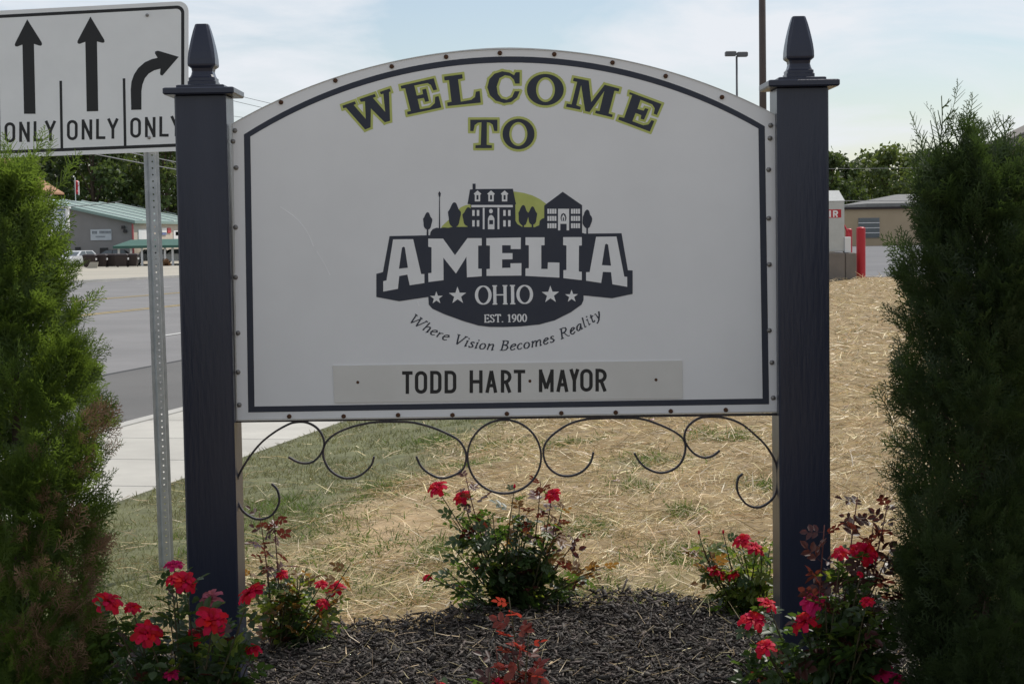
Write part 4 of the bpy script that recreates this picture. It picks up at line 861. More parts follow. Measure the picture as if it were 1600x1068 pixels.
bush('dense dark green rose bush at the mulch edge under the ring of the ironwork', 800, 7.12,
     [(682, 759, 30, 'r'), (720, 774, 27, 'r'), (862, 771, 25, 'r'), (667, 900, 15, 'r'), (745, 884, 10, 'r'), (804, 760, 9, 'b')], [(727, 740, 'leaf_red'), (845, 752, 'leaf_red'), (812, 790, 'leaf_orange'), (880, 790, 'leaf_orange'), (905, 835, 'leaf_red'), (925, 880, 'leaf_orange'), (870, 810, 'leaf_red'), (945, 885, 'leaf_orange')],
     fillpts(715, 870, 800, 930, 26, 3, 1.0) + [(690, 885), (705, 850), (712, 935), (885, 905), (905, 920), (920, 900), (700, 800), (730, 800), (770, 800), (830, 810), (800, 805)], {'leaf_green': .9, 'leaf_lime': .07, 'leaf_red': .03}, 13, dens=.026, leaf=(.07, .105), low=.12)
bush('young rose shoot with dark red leaves standing alone in the mulch', 795, 4.75,
     [(779, 1064, 20, 'r'), (690, 1068, 16, 'r')], [(795, 932, 'leaf_flame'), (826, 985, 'leaf_flame'), (775, 1010, 'leaf_red'), (800, 1000, 'leaf_red'), (840, 1040, 'leaf_flame')], [(765, 1050), (820, 1060)], {'leaf_red': .7, 'leaf_orange': .1, 'leaf_green': .2}, 14, dens=.026, dy=.05, leaf=(.07, .105), low=.25)
bush('yellow-green rose bush behind the right navy post', 1175, 7.0,
     [(1092, 832, 9, 'b'), (1130, 831, 8, 'b'), (1158, 842, 26, 'r'), (1182, 853, 30, 'r'), (1122, 890, 32, 'r'), (1144, 895, 20, 'r')], [(1080, 860, 'leaf_orange'), (1105, 850, 'leaf_orange'), (1095, 885, 'leaf_orange')],
     fillpts(1105, 1215, 835, 950, 22, 5), {'leaf_lime': .66, 'leaf_green': .31, 'leaf_orange': .03}, 15, dens=.026, leaf=(.065, .10))
bush('tall rose bush with red and pink blooms in front of the right navy post', 1290, 5.3,
     [(1201, 941, 30, 'r'), (1177, 965, 38, 'r'), (1195, 1008, 32, 'r'), (1257, 966, 44, 'r'), (1272, 936, 42, 'p'), (1314, 862, 24, 'r'), (1355, 860, 40, 'r'), (1338, 857, 22, 'r'), (1355, 937, 20, 'r'), (1376, 1048, 36, 'p'), (1403, 1056, 32, 'p'), (1345, 895, 12, 'r')],
     [(1340, 775, 'leaf_red'), (1388, 782, 'leaf_red'), (1288, 820, 'leaf_red'), (1365, 815, 'leaf_red'), (1395, 850, 'leaf_red')],
     fillpts(1190, 1400, 945, 1060, 20, 6) + [(1310, 910), (1340, 900), (1290, 925), (1370, 920), (1330, 940), (1150, 1035), (1385, 960)], {'leaf_green': .86, 'leaf_lime': .08, 'leaf_red': .06}, 16, dens=.024)

# ================================================================ BACKGROUND
def tree(label, u, Y, vtop, wpx, m, seed, group, nleaf=4200, low=.12, leaf=.42):
    r = np.random.default_rng(seed); x = at_y(u, 400, Y).x; g = float(gz(x, Y)); zt = at_y(u, vtop, Y).z; h = zt - g; rw = wpx / F * Y / 2
    root = thing('broadleaf_tree', (x, Y, g), label, 'tree', group); mb = MB(); tr_ = h * .022
    mb.tube([(x, Y, g - .2), (x + r.normal(0, .1), Y, g + h * .3), (x + r.normal(0, .25), Y, g + h * .6), (x + r.normal(0, .3), Y, g + h * .92)], [tr_, tr_ * .8, tr_ * .5, tr_ * .12], 8)
    lobes = []
    for k in range(17):
        t = low + (1 - low) * (k + .5) / 17; rr = rw * (.95 * math.sin(math.pi * min(1, (t - low * .5) ** .8 * .92)) + .1); a = k * 2.4 + r.uniform(-.4, .4)
        c = np.array((x + math.cos(a) * rr * .58, Y + math.sin(a) * rr * .58, g + h * min(t, .9))); s = rw * r.uniform(.30, .46) * (1 if t < .8 else .75); lobes.append((c, s))
        mb.tube([(x, Y, g + h * t * .6), tuple((c + np.array((x, Y, g + h * t * .75))) / 2), tuple(c)], [tr_ * .35, tr_ * .22, tr_ * .08], 5)
    mb.build('trunk', M['bark'], root, True)
    pos = []
    for c, s in lobes:
        n = nleaf // 17; d = r.normal(0, 1, (n, 3)); d /= np.linalg.norm(d, axis=1, keepdims=True); rad = s * (r.uniform(0, 1, n) ** .4) * (1 + .25 * np.sin(d[:, 0] * 7 + seed) * np.sin(d[:, 2] * 6)); p = c + d * rad[:, None] * np.array((1, 1, .85))
        p[:, 2] += r.exponential(.12 * s, n) * (r.uniform(0, 1, n) < .2); pos.append(p)
    pos = np.concatenate(pos); n = len(pos); T = np.array([(-.5, -.28, 0), (0, -.42, .06), (.5, 0, 0), (0, .42, .06), (-.5, .2, -.05)]); Fc = [(0, 1, 2, 3)]
    V, Fa = scatter(T[:4], Fc, frames(r.normal(0, 1, (n, 3)) + np.array((0, 0, .3)), r.uniform(0, 6.28, n)), pos - np.array((x, Y, g)), r.uniform(.5, 1.2, n) * leaf)
    o = link('crown', np_mesh('crown', V, Fa), root, m); o['kind'] = 'stuff'; return root
LT = [(15, 205, 190, 150, 'treeleaf2', 'light green tree rising left of the green-roofed shop'), (95, 215, 196, 150, 'treeleaf3', 'dark tree behind the flag on the green-roofed shop'), (150, 208, 200, 130, 'treeleaf', 'mid green tree behind the ridge of the green-roofed shop'),
      (205, 222, 190, 150, 'treeleaf3', 'deep green tall tree behind the middle of the green roof'), (262, 212, 200, 140, 'treeleaf2', 'pale green tree behind the far end of the green roof'), (330, 220, 205, 150, 'treeleaf', 'mid green tree hidden mostly by the left navy post'),
      (60, 232, 196, 160, 'treeleaf3', 'dark background tree in the wood behind the orange roof'), (235, 238, 195, 160, 'treeleaf3', 'dark background tree deep in the wood behind the shop'), (130, 240, 194, 170, 'treeleaf3', 'dark background tree between the flag and the wires'), (390, 230, 215, 170, 'treeleaf3', 'dark tree behind the upper left of the welcome board')]
for i, (u, Y, vt, wp, mm, lb) in enumerate(LT): tree(lb, u, Y, vt, wp * 1.15, M[mm], 40 + i, 'trees behind the shop', 5200, .03, .62)
RT_ = [(1300, 190, 236, 110, 'treeleaf', 'feathery tree rising behind the air machine'), (1385, 196, 231, 130, 'treeleaf2', 'feathery pale tree behind the tan block building'), (1440, 205, 236, 120, 'treeleaf', 'tree behind the building, half hidden by the arborvitae'), (1345, 215, 250, 120, 'treeleaf3', 'dark tree in the gap of the trees behind the tan building'), (1230, 205, 240, 120, 'treeleaf', 'tree hidden behind the right navy post'), (1500, 215, 235, 150, 'treeleaf3', 'dark tree behind the two right arborvitaes')]
for i, (u, Y, vt, wp, mm, lb) in enumerate(RT_): tree(lb, u, Y, vt, wp * 1.15, M[mm], 70 + i, 'trees behind the car park', 5200, .03, .52)

# --- green-roofed shop
YG = 168.0
def gp(u, v, Y=YG): return at_y(u, v, Y)
ev = gp(206, 348); zg = float(gz(ev.x, YG)); xe, ze = ev.x, ev.z; sl = .235; hwid = 9.2; xr = xe - hwid; zr = ze + sl * hwid; xl = xr - hwid; YE = YG + 48
shop = thing('metal_shop', (xr, YG, zg), 'long grey metal shop with green ribbed roof across the road', 'building')
wall = MB().prism([(xl, YG, zg - .3), (xe, YG, zg - .3), (xe, YG, ze), (xr, YG, zr), (xl, YG, ze)], (0, .25, 0)).build('gable_wall', M['grey_wall'], shop)
MB().box((xe - .25, YG + .252, zg - .3), (xe, YE, ze)).build('side_wall', M['tan_wall'], shop)
MB().box((xl, YG + .252, zg - .3), (xl + .25, YE, ze)).build('side_wall', M['grey_wall'], shop)
MB().prism([(xl, YE, zg - .3), (xe, YE, zg - .3), (xe, YE, ze), (xr, YE, zr), (xl, YE, ze)], (0, .25, 0)).build('gable_wall', M['grey_wall'], shop)
roof = MB().prism([(xl - .4, YG - .5, ze - .4 * sl + .03), (xr, YG - .5, zr + .03), (xe + .4, YG - .5, ze - .4 * sl + .03), (xe + .4, YG - .5, ze - .4 * sl + .30), (xr, YG - .5, zr + .30), (xl - .4, YG - .5, ze - .4 * sl + .30)], (0, YE - YG + .8, 0)).build('roof', M['green_roof'], shop)
for k in range(6):
    y = YG + 3 + k * 8; MB().prism([(xr, y, zr + .302), (xe + .4, y, ze - .4 * sl + .302), (xe + .4, y, ze - .4 * sl + .42), (xr, y, zr + .42)], (0, .6, 0)).build('roof_rib', M['rib'], roof)
MB().box((xe + .002, YG - .1, zg), (xe + .14, YG + .12, ze - .1)).build('downpipe', M['redfade'], shop)
def wallsign(u0, v0, u1, v1, Y, m, name='wall_sign'):
    a, b = gp(u0, v1, Y), gp(u1, v0, Y); return MB().box((a.x, Y - .08, a.z), (b.x, Y - .002, b.z)).build(name, m, shop)
ws = wallsign(142, 358, 174, 375.5, YG, M['signpale'])
pr = Print(YG - .09)   # far too small to read in the photograph: two rows of blurred characters
for u0, u1, v in ((144.5, 152, 363.5), (156, 172.5, 363)):
    u = u0
    while u < u1: pr.stroke([(u, v - 2.3), (u + .25, v + 2.0)], 1.1); pr.stroke([(u, v - 1.8), (u + 1.2, v - 1.6)], .8); u += 2.0
u = 150
while u < 165: pr.stroke([(u, 368.5), (u + .2, 371)], .8); u += 1.7
pr.build('sign_print', M['greyprint'], ws)
wallsign(156.5, 387, 169, 398, YG, M['dark'], 'doorway'); wallsign(118, 386, 126, 398, YG, M['dark'], 'doorway')
for u, v in ((193, 355), (196, 361)): p = gp(u, v); MB().box((p.x - .16, YG - .25, p.z - .14), (p.x + .16, YG - .002, p.z + .14)).build('wall_lamp', M['dark'], shop)
def sidesign(u0, u1, v0, v1, m):
    # boards on the sunlit side wall: a pixel gives the place along the wall
    y0 = xe / ray(u0, v0).x * ray(u0, v0).y; y1 = xe / ray(u1, v0).x * ray(u1, v0).y; zb, zt2 = EYE.z + ray(u0, v1).z / ray(u0, v1).y * y0, EYE.z + ray(u0, v0).z / ray(u0, v0).y * y0
    return MB().box((xe + .003, y0, zb), (xe + .09, y1, zt2)).build('wall_sign', m, shop)
for a in ((215, 230, 358, 374, M['white']), (252, 259, 356, 363, M['white']), (261, 266, 356, 364, M['red']), (252, 259, 363.5, 367, M['blueprint']), (270, 292, 360, 376, M['white']), (273, 290, 362, 368, M['teal'])):
    sidesign(*a)
# canopy on posts in front of the side entrance
ca_, cb_ = gp(184, 388, 160), gp(340, 388, 160)
cz0 = ca_.z; canopy = MB().loft([[(ca_.x, 158, cz0), (cb_.x, 158, cz0), (cb_.x, 172, cz0), (ca_.x, 172, cz0)], [(ca_.x, 158, cz0 + .22), (cb_.x, 158, cz0 + .22), (cb_.x, 172, cz0 + .22), (ca_.x, 172, cz0 + .22)], [(ca_.x + 1.2, 160, cz0 + .75), (cb_.x - 1, 160, cz0 + .75), (cb_.x - 1, 170, cz0 + .75), (ca_.x + 1.2, 170, cz0 + .75)]]).build('canopy', M['canopy'], shop)
for u in (186, 205, 222, 240, 258, 270, 300): p = gp(u, 400, 158.6); MB().box((p.x - .09, 158.5, float(gz(p.x, 158.5)) - .1), (p.x + .09, 158.68, cz0)).build('canopy_post', M['white'], canopy)
# flag on the roof ridge
fp = gp(118.5, 309, 178); fl = thing('flag', (xr, 178, zr + .3), 'red and white flag hanging limp from a pole above the green roof', 'flag')
ftop = at_y(116.5, 277, 178).z; fx = at_y(117.5, 290, 178).x; fl.location = (fx, 178, zr + .25 - (fx - xr) * sl if fx > xr else zr + .25)
MB().tube([(fx, 178, fl.location.z), (fx, 178, ftop)], .05, 6).build('flag_pole', M['white'], fl)
z0_, z1_ = at_y(118, 303, 178).z, at_y(118, 282, 178).z
mb = MB(); mb.loft([[(fx + .05, 178 + .05 * math.sin(k), z1_ + (z0_ - z1_) * k / 6 + .0), (fx + .05 + .26 + .14 * math.sin(k * 1.3), 178 + .12 * math.cos(k * 1.7), z1_ + (z0_ - z1_) * k / 6 - .1), (fx + .04 + .2, 178 + .25, z1_ + (z0_ - z1_) * k / 6)] for k in range(7)]); mb.build('flag_cloth', M['red'], fl)
mb = MB(); mb.loft([[(fx + .30, 177.92, z1_ - .1 + (z0_ - z1_) * k / 6), (fx + .40, 177.88 + .05 * math.sin(k), z1_ - .15 + (z0_ - z1_) * k / 6), (fx + .38, 178.1, z1_ - .1 + (z0_ - z1_) * k / 6)] for k in range(7)]); mb.build('flag_stripe', M['white'], fl)
# wheeled bins in a row
def bin_(u, Y, label):
    p = gp(u, 412, Y); g = float(gz(p.x, Y)); s = F / Y; b = thing('wheeled_bin', (p.x, Y, g), label, 'bin', 'brown bins in front of the shop')
    w0, w1, h = .40, .50, .92
    def r_(hw, z, y0=-.42, y1=.42): return [(p.x - hw, Y + y0, g + z), (p.x + hw, Y + y0, g + z), (p.x + hw, Y + y1, g + z), (p.x - hw, Y + y1, g + z)]
    MB().loft([r_(w0, .06, -.34, .34), r_(w0 + .02, .1, -.36, .36), r_(w1, h), r_(w1 + .03, h), r_(w1 + .03, h + .05)]).build('body', M['bin'], b)
    MB().loft([r_(w1 + .05, h + .051, -.46, .5), r_(w1 + .03, h + .14, -.42, .46), r_(w1 - .12, h + .22, -.25, .3)]).build('lid', M['bin'], b)
    for sx_ in (-1, 1): MB().lathe([(.12, -.04), (.12, .04)], (p.x + sx_ * w0, Y + .3, g + .12), 10, 'x').build('wheel', M['tyre'], b)
    MB().box((p.x + w1 + .031, Y - .3, g + .62), (p.x + w1 + .13, Y - .1, g + .80)).build('side_tag', M['white'], b)
for u, lb in ((140, 'brown bin next to the white car, first of the row'), (157, 'brown bin partly behind the pale slanted block'), (174, 'middle brown bin of the row before the shop'), (190, 'brown bin between the middle bin and the canopy-end bin'), (206, 'brown bin at the canopy end of the row')): bin_(u + .5, 152 + (u % 7) * .3, lb)
p = gp(145, 412, 148); g = float(gz(p.x, 148)); MBs = MB().loft([[(p.x - .50, 148 - .1, g - .05), (p.x + .34, 148 - .1, g - .05), (p.x + .34, 148 + .1, g - .05), (p.x - .50, 148 + .1, g - .05)], [(p.x - .22, 148, g + .5), (p.x + .44, 148, g + .5), (p.x + .44, 148.15, g + .5), (p.x - .22, 148.15, g + .5)]])
tag(MBs.build('concrete_barrier', M['far_lot'], None, origin=(p.x, 148, g)), 'pale slanted concrete block leaning before the brown bins', 'barrier')
p = gp(260, 413, 156); g = float(gz(p.x, 156)); V, Fa = [], []
r = np.random.default_rng(5); n = 500; d = r.normal(0, 1, (n, 3)); d[:, 2] = abs(d[:, 2]); d /= np.linalg.norm(d, axis=1, keepdims=True)
V, Fa = scatter(np.array([(-.5, -.2, 0), (0, -.3, 0), (.5, 0, 0), (0, .3, 0)]), [(0, 1, 2, 3)], frames(d, r.uniform(0, 6, n)), d * (r.uniform(.2, 1, (n, 1)) * np.array((.34, .34, .6))), np.full(n, .22))
sh = thing('dry_shrub', (p.x, 156, g), 'small brown dry shrub under the green canopy', 'shrub'); link('foliage', np_mesh('foliage', V, Fa), sh, M['dead'])['kind'] = 'stuff'; MB().tube([(p.x, 156, g - .1), (p.x, 156, g + .3)], [.05, .03], 6).build('stem', M['bark'], sh)
# cars
def car(label, u, Y, m, rz):
    x = gp(u, 410, Y).x; g = float(gz(x, Y)); c = thing('parked_car', (0, 0, 0), label, 'car', 'cars parked at the shop')
    side = [(-2.2, .35), (-2.25, .75), (-2.0, .92), (-1.1, .98), (1.2, 1.0), (2.1, .95), (2.2, .7), (2.2, .35)]
    def ext(pts, y0, y1, ins=0): return [[(a, y0, b) for a, b in pts], [(a, y1, b) for a, b in pts]]
    MB().prism([(a, -.88, b) for a, b in side], (0, 1.76, 0)).build('body', m, c)
    lo = [(-1.25, -.84), (1.75, -.84), (1.75, .84), (-1.25, .84)]; hi = [(-.45, -.68), (1.25, -.68), (1.25, .68), (-.45, .68)]
    MB().loft([[(a, b, .985) for a, b in lo], [(a, b, 1.42) for a, b in hi]]).build('cabin', m, c)
    for s in (-1, 1):
        for (a0, a1, b0, b1) in ((-1.05, .05, -.42, .10), (.15, 1.5, .18, 1.12)): MB().add([(a0, s * .845, 1.02), (a1, s * .845, 1.02), (b1, s * .705, 1.38), (b0, s * .705, 1.38)], [(0, 1, 2, 3)]).build('side_window', M['glass'], c)
        for a in (-1.4, 1.35):
            wh = MB().lathe([(.20, -.1), (.32, -.1), (.34, 0), (.32, .1), (.20, .1)], (a, s * .80, .33), 16, 'y').build('wheel', M['tyre'], c); MB().lathe([(.01, -.104), (.18, -.104), (.18, .104), (.01, .104)], (a, s * .80, .33), 12, 'y').build('rim', M['steel'], wh)
        MB().box((-2.262, s * .6 - .18, .62), (-2.2, s * .6 + .18, .78)).build('headlight', M['white'], c); MB().box((2.18, s * .62 - .15, .65), (2.215, s * .62 + .15, .82)).build('tail_light', M['red'], c)
    MB().add([(-1.235, -.72, 1.01), (-1.235, .72, 1.01), (-.50, .6, 1.39), (-.50, -.6, 1.39)], [(0, 1, 2, 3)]).build('windscreen', M['glass'], c)
    MB().add([(1.735, -.72, 1.01), (1.735, .72, 1.01), (1.30, .6, 1.39), (1.30, -.6, 1.39)], [(0, 1, 2, 3)]).build('rear_window', M['glass'], c)
    c.location = (x, Y, g); c.rotation_euler = (0, 0, rz); return c
car('white car parked left of the brown bins by the shop', 122, 158, M['carwhite'], 1.2); car('black car parked behind the brown bins against the shop', 174, 164, M['cardark'], .2); car('white car parked under the green canopy', 277, 163, M['carwhite'], .5); car('white car parked beneath the canopy beyond the shop corner', 236, 166, M['carwhite'], .4)
# framed pole sign and brown-roofed house at the roadside
ps = gp(88, 342, 110); g = float(gz(ps.x, 110)); sgn = thing('pole_sign', (ps.x, 110, g), 'white framed roadside sign cabinet half hidden by the bushy arborvitae', 'sign')
a, b = gp(66, 362, 110), gp(106, 323, 110)
MB().box((a.x + .1, 110, a.z + .1), (b.x - .1, 110.3, b.z - .1)).build('sign_face', M['signpale'], sgn)
fr = MB(); fr.box((a.x - .04, 109.95, b.z - .1), (b.x + .1, 110.35, b.z)); fr.box((a.x, 109.95, a.z), (b.x, 110.35, a.z + .1)); fr.box((a.x, 109.96, a.z + .101), (a.x + .1, 110.34, b.z - .101)); fr.box((b.x - .14, 109.96, a.z + .101), (b.x, 110.34, b.z - .101)); fr.build('frame', M['white'], sgn)
MB().box((ps.x - .3, 110.05, g - .2), (ps.x - .1, 110.25, a.z)).build('sign_post', M['white'], sgn)
pr = Print(109.99); pr.segs([(89, 328), (102, 328)], 2.2, False); pr.segs([(89, 336), (101, 336)], 1.0, False); pr.build('sign_print', M['blueprint'], sgn)
Yh = 132; e = gp(100.5, 304, Yh + 8.6); g = float(gz(e.x, Yh)); hs = thing('brown_roofed_house', (e.x - 4.5, Yh, g), 'white house with orange-brown roof behind the bushy arborvitae', 'house')
xa, xb = e.x - 8.3, gp(82, 310, Yh + 8).x; MB().box((xa, Yh + .6, g - .3), (xb, Yh + 8, e.z)).build('wall', M['white'], hs)
x0_, x1_, y0_, y1_ = e.x - 9.2, e.x, Yh, Yh + 8.6
MB().loft([[(x0_, y0_, e.z), (x1_, y0_, e.z), (x1_, y1_, e.z), (x0_, y1_, e.z)], [(x0_, y0_, e.z + .12), (x1_, y0_, e.z + .12), (x1_, y1_, e.z + .12), (x0_, y1_, e.z + .12)], [(x0_ + 3.4, y0_ + 4.2, e.z + 2.9), (x1_ - 3.4, y0_ + 4.2, e.z + 2.9), (x1_ - 3.4, y1_ - 4.2, e.z + 2.9), (x0_ + 3.4, y1_ - 4.2, e.z + 2.9)]]).build('roof', M['brown_roof'], hs)
MB().box((xb - 2.2, Yh + .55, g + 1.2), (xb - 1.2, Yh + .598, g + 2.5)).build('window', M['glass'], hs)
# --- right: air machine, bollards, tan building
Yc = 37.2; mc = gp(1275, 390, Yc); q_, s_ = qs(mc.x, Yc); 
bl, br = gp(1238, 426, Yc), gp(1333.5, 394, Yc); gb = min(float(gz(bl.x, Yc)), float(gz(br.x, Yc))) - .12
air = thing('air_machine', (gp(1285, 420, Yc).x, Yc, gb + .1), 'steel tyre air machine with red band on a concrete plinth', 'air machine')
cx_ = gp(1316.8, 394, Yc - .1).x; MB().box((bl.x, Yc - .35, gb), (cx_ + .0, Yc + .55, br.z), .015).build('plinth', M['base_conc'], air)
MB().box((cx_ + .012, Yc - .33, gb), (br.x, Yc + .5, br.z - .006), .015).build('plinth', M['base_conc'], air)
ml, mr = gp(1248, 392, Yc), gp(1316.5, 314, Yc); body = MB().box((ml.x, Yc - .2, br.z + .02), (mr.x, Yc + .35, mr.z), .01).build('cabinet', M['steel'], air)
tpz = gp(1311, 297.5, Yc).z; MB().loft([[(ml.x - .01, Yc - .21, mr.z + .001), (mr.x + .01, Yc - .21, mr.z + .001), (mr.x + .01, Yc + .36, mr.z + .001), (ml.x - .01, Yc + .36, mr.z + .001)], [(ml.x + .05, Yc + .02, tpz), (mr.x - .07, Yc + .02, tpz), (mr.x - .07, Yc + .1, tpz), (ml.x + .05, Yc + .1, tpz)]]).build('hood', M['steel'], air)
yp = Yc - .2
Print(yp - .002).poly([(1249, 328), (1314.5, 327), (1314.5, 340), (1249, 341)]).build('red_band', M['red'], body)
pr = Print(yp - .004); sans(pr, 'A', 1281, 1292.5, 329, 339.3, 2.6); sans(pr, 'I', 1294.5, 1299.5, 329, 339.2, 3); sans(pr, 'R', 1301.5, 1309.5, 328.8, 339, 2.4); pr.build('band_lettering', M['white_film'], body)
p = gp(1320, 360, Yc); MB().tube([(mr.x + .02, Yc - .05, gp(1318, 352, Yc).z), (mr.x + .07, Yc - .1, gp(1320, 360, Yc).z), (mr.x + .13, Yc - .1, gp(1324, 369, Yc).z), (mr.x + .15, Yc - .05, gp(1325, 375, Yc).z)], .022, 7).build('hose', M['red'], air)
a, b = gp(1318, 391, Yc - .1), gp(1327.5, 370, Yc - .1); MB().box((a.x, Yc - .25, br.z - .004), (b.x, Yc, b.z), .01).build('hose_box', M['white'], air)
def bollard(u, v0, v1, wpx, label, Y):
    p, t = gp(u, v0, Y), gp(u, v1, Y); g = float(gz(p.x, Y)) - .08; r = wpx / 2 / F * Y; root = thing('bollard', (p.x, Y, g), label, 'bollard')
    MB().lathe([(r, 0), (r, t.z - g - .04)], (p.x, Y, g), 20).build('sleeve', M['red'], root, False); MB().lathe([(r * 1.01, t.z - g - .039), (r * .98, t.z - g - .02), (r * .7, t.z - g), (.01, t.z - g + .008)], (p.x, Y, g), 20).build('domed_top', M['red'], root, True)
    me = root.children[0].data
    for pl in me.polygons: pl.use_smooth = len(pl.vertices) == 4
    return root
bollard(1345.3, 430, 355, 14.2, 'red bollard standing clear to the right of the air machine', 37.6); bollard(1326.5, 395, 357.5, 10.5, 'red bollard close behind the air machine', 43.5)
Yt = 128; a, b = gp(1240, 384, Yt), gp(1600, 327, Yt); gg = float(gz(gp(1350, 384, Yt).x, Yt)); zt_ = gp(1350, 327, Yt).z
tanb = thing('tan_building', (gp(1420, 384, Yt).x, Yt, gg), 'low tan block building with dark roof edge beyond the car park', 'building')
MB().box((a.x, Yt, gg - .4), (b.x, Yt + 14, zt_)).build('wall', M['tan_block'], tanb); MB().box((a.x - .15, Yt - .2, zt_ + .002), (b.x + .15, Yt + 14.2, zt_ + .16)).build('roof_edge', M['parapet'], tanb)
w0, w1 = gp(1341, 372, Yt), gp(1374, 340, Yt); win = MB().box((w0.x, Yt - .06, w0.z), (w1.x, Yt - .002, w1.z)).build('window', M['grey_wall'], tanb)
for k in range(4): z0 = w0.z + (w1.z - w0.z) * k / 4; MB().box((w0.x + .04, Yt - .085, z0 + .05), (w1.x - .04, Yt - .061, z0 + (w1.z - w0.z) / 4 - .03)).build('pane', M['glass'], win)
for k in range(1, 4): z0 = w0.z + (w1.z - w0.z) * k / 4; MB().box((w0.x, Yt - .12, z0 - .025), (w1.x, Yt - .062, z0 + .025)).build('bar', M['white'], win)
Yq = 158; a, b = gp(1354, 327, Yq), gp(1560, 327, Yq); t0, t1 = gp(1356, 318, Yq), gp(1405, 311, Yq); gg = float(gz(a.x, Yq))
gb_ = thing('grey_roofed_building', ((a.x + b.x) / 2, Yq, gg), 'grey-roofed building peeping over the tan building', 'building')
MB().box((a.x + .5, Yq + .5, gg - .3), (b.x, Yq + 12, a.z)).build('wall', M['tan_block'], gb_)
MB().loft([[(a.x, Yq, a.z + .002), (b.x, Yq, a.z + .002), (b.x, Yq + 12.5, a.z + .002), (a.x, Yq + 12.5, a.z + .002)], [(a.x, Yq, t0.z), (b.x, Yq, t0.z), (b.x, Yq + 12.5, t0.z), (a.x, Yq + 12.5, t0.z)], [(a.x + 4, Yq + 5.5, t1.z + .5), (b.x - 4, Yq + 5.5, t1.z + .5), (b.x - 4, Yq + 7, t1.z + .5), (a.x + 4, Yq + 7, t1.z + .5)]]).build('roof', M['grey_roof'], gb_)
Yn = 64; a = gp(1538, 226, Yn + 3); pk = gp(1690, 162, Yn); gg = float(gz(a.x, Yn)); ho = thing('gabled_station', (pk.x, Yn, gg), 'taupe gable roof showing above the right arborvitaes', 'building'); xx = 2 * pk.x - a.x
MB().box((a.x + .4, Yn + .5, gg - .3), (xx - .4, Yn + 2.6, a.z - .35)).build('wall', M['tan_block'], ho)
MB().prism([(a.x, Yn, a.z), (pk.x, Yn, pk.z), (xx, Yn, a.z), (xx, Yn, a.z - .34), (a.x, Yn, a.z - .34)], (0, 3, 0)).build('roof', M['taupe'], ho)
# --- poles and wires
Yp = 41; p = gp(1193, 300, Yp); g = float(gz(p.x, Yp)); tp = thing('tall_pole', (p.x, Yp, g), 'tall dark bronze pole behind the right end of the board', 'pole')
MB().tube([(p.x, Yp, g - .2), (p.x, Yp, 9.2)], [.09, .072], 14).build('shaft', M['pole'], tp, True); MB().box((p.x - .2, Yp - .2, g - .1), (p.x + .2, Yp + .2, g + .06), .02).build('base_plate', M['base_conc'], tp)
MB().box((p.x - .75, Yp - .18, 9.2), (p.x + .75, Yp + .18, 9.36), .03).build('lamp_head', M['pole'], tp)
Yl = 88; p = gp(1150.5, 300, Yl); t = gp(1151, 88, Yl); g = float(gz(p.x, Yl)); lpst = thing('parking_lamp', (t.x, Yl, g), 'twin-headed car park lamp on a thin pole above the board', 'street lamp')
MB().tube([(t.x, Yl, g - .2), (t.x, Yl, t.z)], [.075, .05], 10).build('shaft', M['pole_grey'], lpst, True)
for u0, u1, v in ((1133, 1150, 84), (1151.5, 1168, 85)):
    a, b = gp(u0, v + 4, Yl), gp(u1, v - 3.5, Yl); MB().box((a.x, Yl - .22, a.z), (b.x, Yl + .22, b.z), .03).build('lamp_head', M['pole_grey'], lpst)
def upole(u, Y, vt, label):
    p = gp(u, 400, Y); t = gp(u, vt, Y); g = float(gz(p.x, Y)); r = thing('utility_pole', (p.x, Y, g), label, 'utility pole'); MB().tube([(p.x, Y, g - .3), (p.x, Y, t.z)], [.16, .11], 10).build('shaft', M['wood'], r, True)
    MB().box((p.x - 1.1, Y - .16, t.z - .7), (p.x + 1.1, Y - .112, t.z - .56)).build('crossarm', M['wood'], r); return p.x, t.z
upole(470, 118, 190, 'wooden utility pole behind the left half of the welcome board'); upole(-190, 62, -30, 'wooden utility pole past the left arborvitae'); upole(1060, 150, 280, 'wooden utility pole behind the right half of the board')
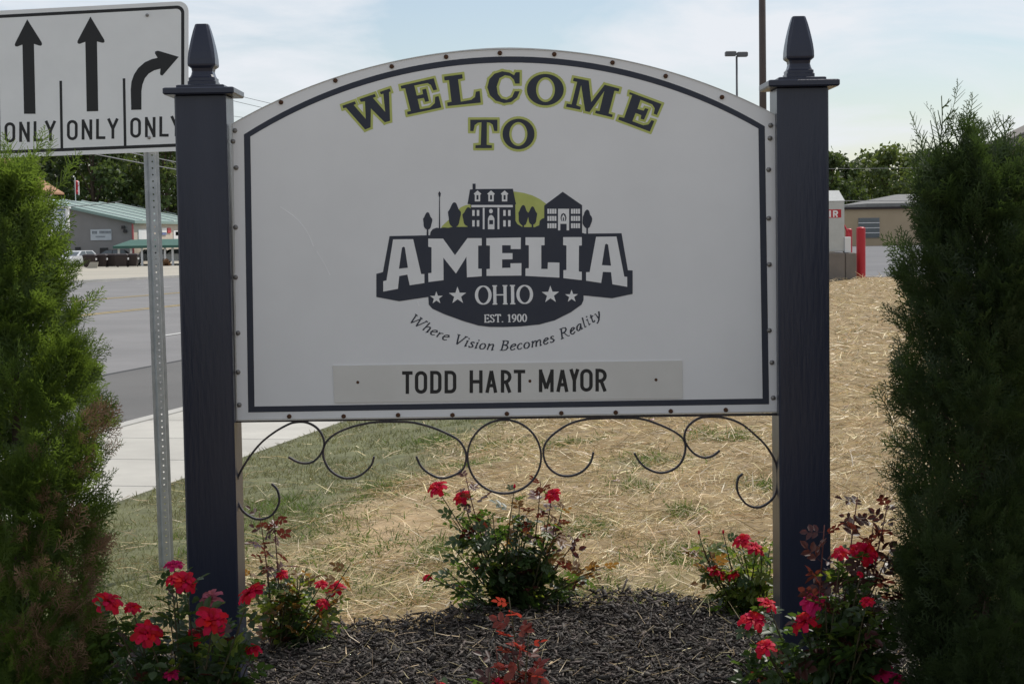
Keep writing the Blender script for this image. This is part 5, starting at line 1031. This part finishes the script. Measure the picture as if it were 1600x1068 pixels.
def wire(u0, v0, Y0, u1, v1, Y1, sag, r, label, m='wire'):
    a, b = gp(u0, v0, Y0), gp(u1, v1, Y1); pts = [a.lerp(b, t) + Vector((0, 0, -sag * 4 * t * (1 - t))) for t in np.linspace(0, 1, 18)]
    tag(MB().tube(pts, r, 5).build('overhead_wire', M[m], None, True, origin=a), label, 'wire', 'overhead wires')
wire(-190, 170, 62, 470, 296, 118, .2, .024, 'lower of two pale cables below the lane sign panel'); wire(-190, 150, 62, 470, 288, 118, .2, .024, 'upper of two pale cables below the lane sign panel'); wire(-190, 178, 62, 470, 282, 118, -.5, .014, 'thin pale wire close under the lane sign panel')
wire(-190, -20, 62, 470, 172, 118, .3, .014, 'upper thin wire crossing the sky beside the left finial', 'wire_dark'); wire(-190, -5, 62, 470, 181, 118, .3, .014, 'middle thin wire crossing the sky beside the left finial', 'wire_dark'); wire(-190, 60, 62, 470, 192, 118, .5, .012, 'lowest thin wire crossing the sky beside the left finial', 'wire_dark')
wire(1060, 312, 150, 1760, 312, 150, .1, .03, 'pale wire low across the trees beyond the car park'); wire(1060, 262, 150, 1760, 252, 150, .3, .016, 'faint upper wire across the trees beyond the car park'); wire(-60, 312, 120, 190, 314, 160, .5, .03, 'dark sagging service wire to the green roof', 'wire_dark')

# far wood closing the horizon beyond the road
r = np.random.default_rng(99); n = 16000; x = r.uniform(-260, 300, n); Yd = 330 + r.uniform(0, 14, n); hgt = 6.5 + 1.6 * np.sin(x * .13) + 1.1 * np.sin(x * .41 + 1) + .7 * np.sin(x * 1.1)
zz = gz(x, Yd) + hgt * r.uniform(0, 1, n) ** .75
V, Fa = scatter(np.array([(-.5, -.3, 0), (0, -.45, .05), (.5, 0, 0), (0, .45, .05)]), [(0, 1, 2, 3)], frames(r.normal(0, 1, (n, 3)), r.uniform(0, 6.28, n)), np.stack([x, Yd, zz], 1), r.uniform(.8, 1.8, n))
tag(link('far_wood', np_mesh('far_wood', V, Fa), None, M['treeleaf3']), 'far-off belt of dark trees closing the horizon', 'wood', kind='stuff')
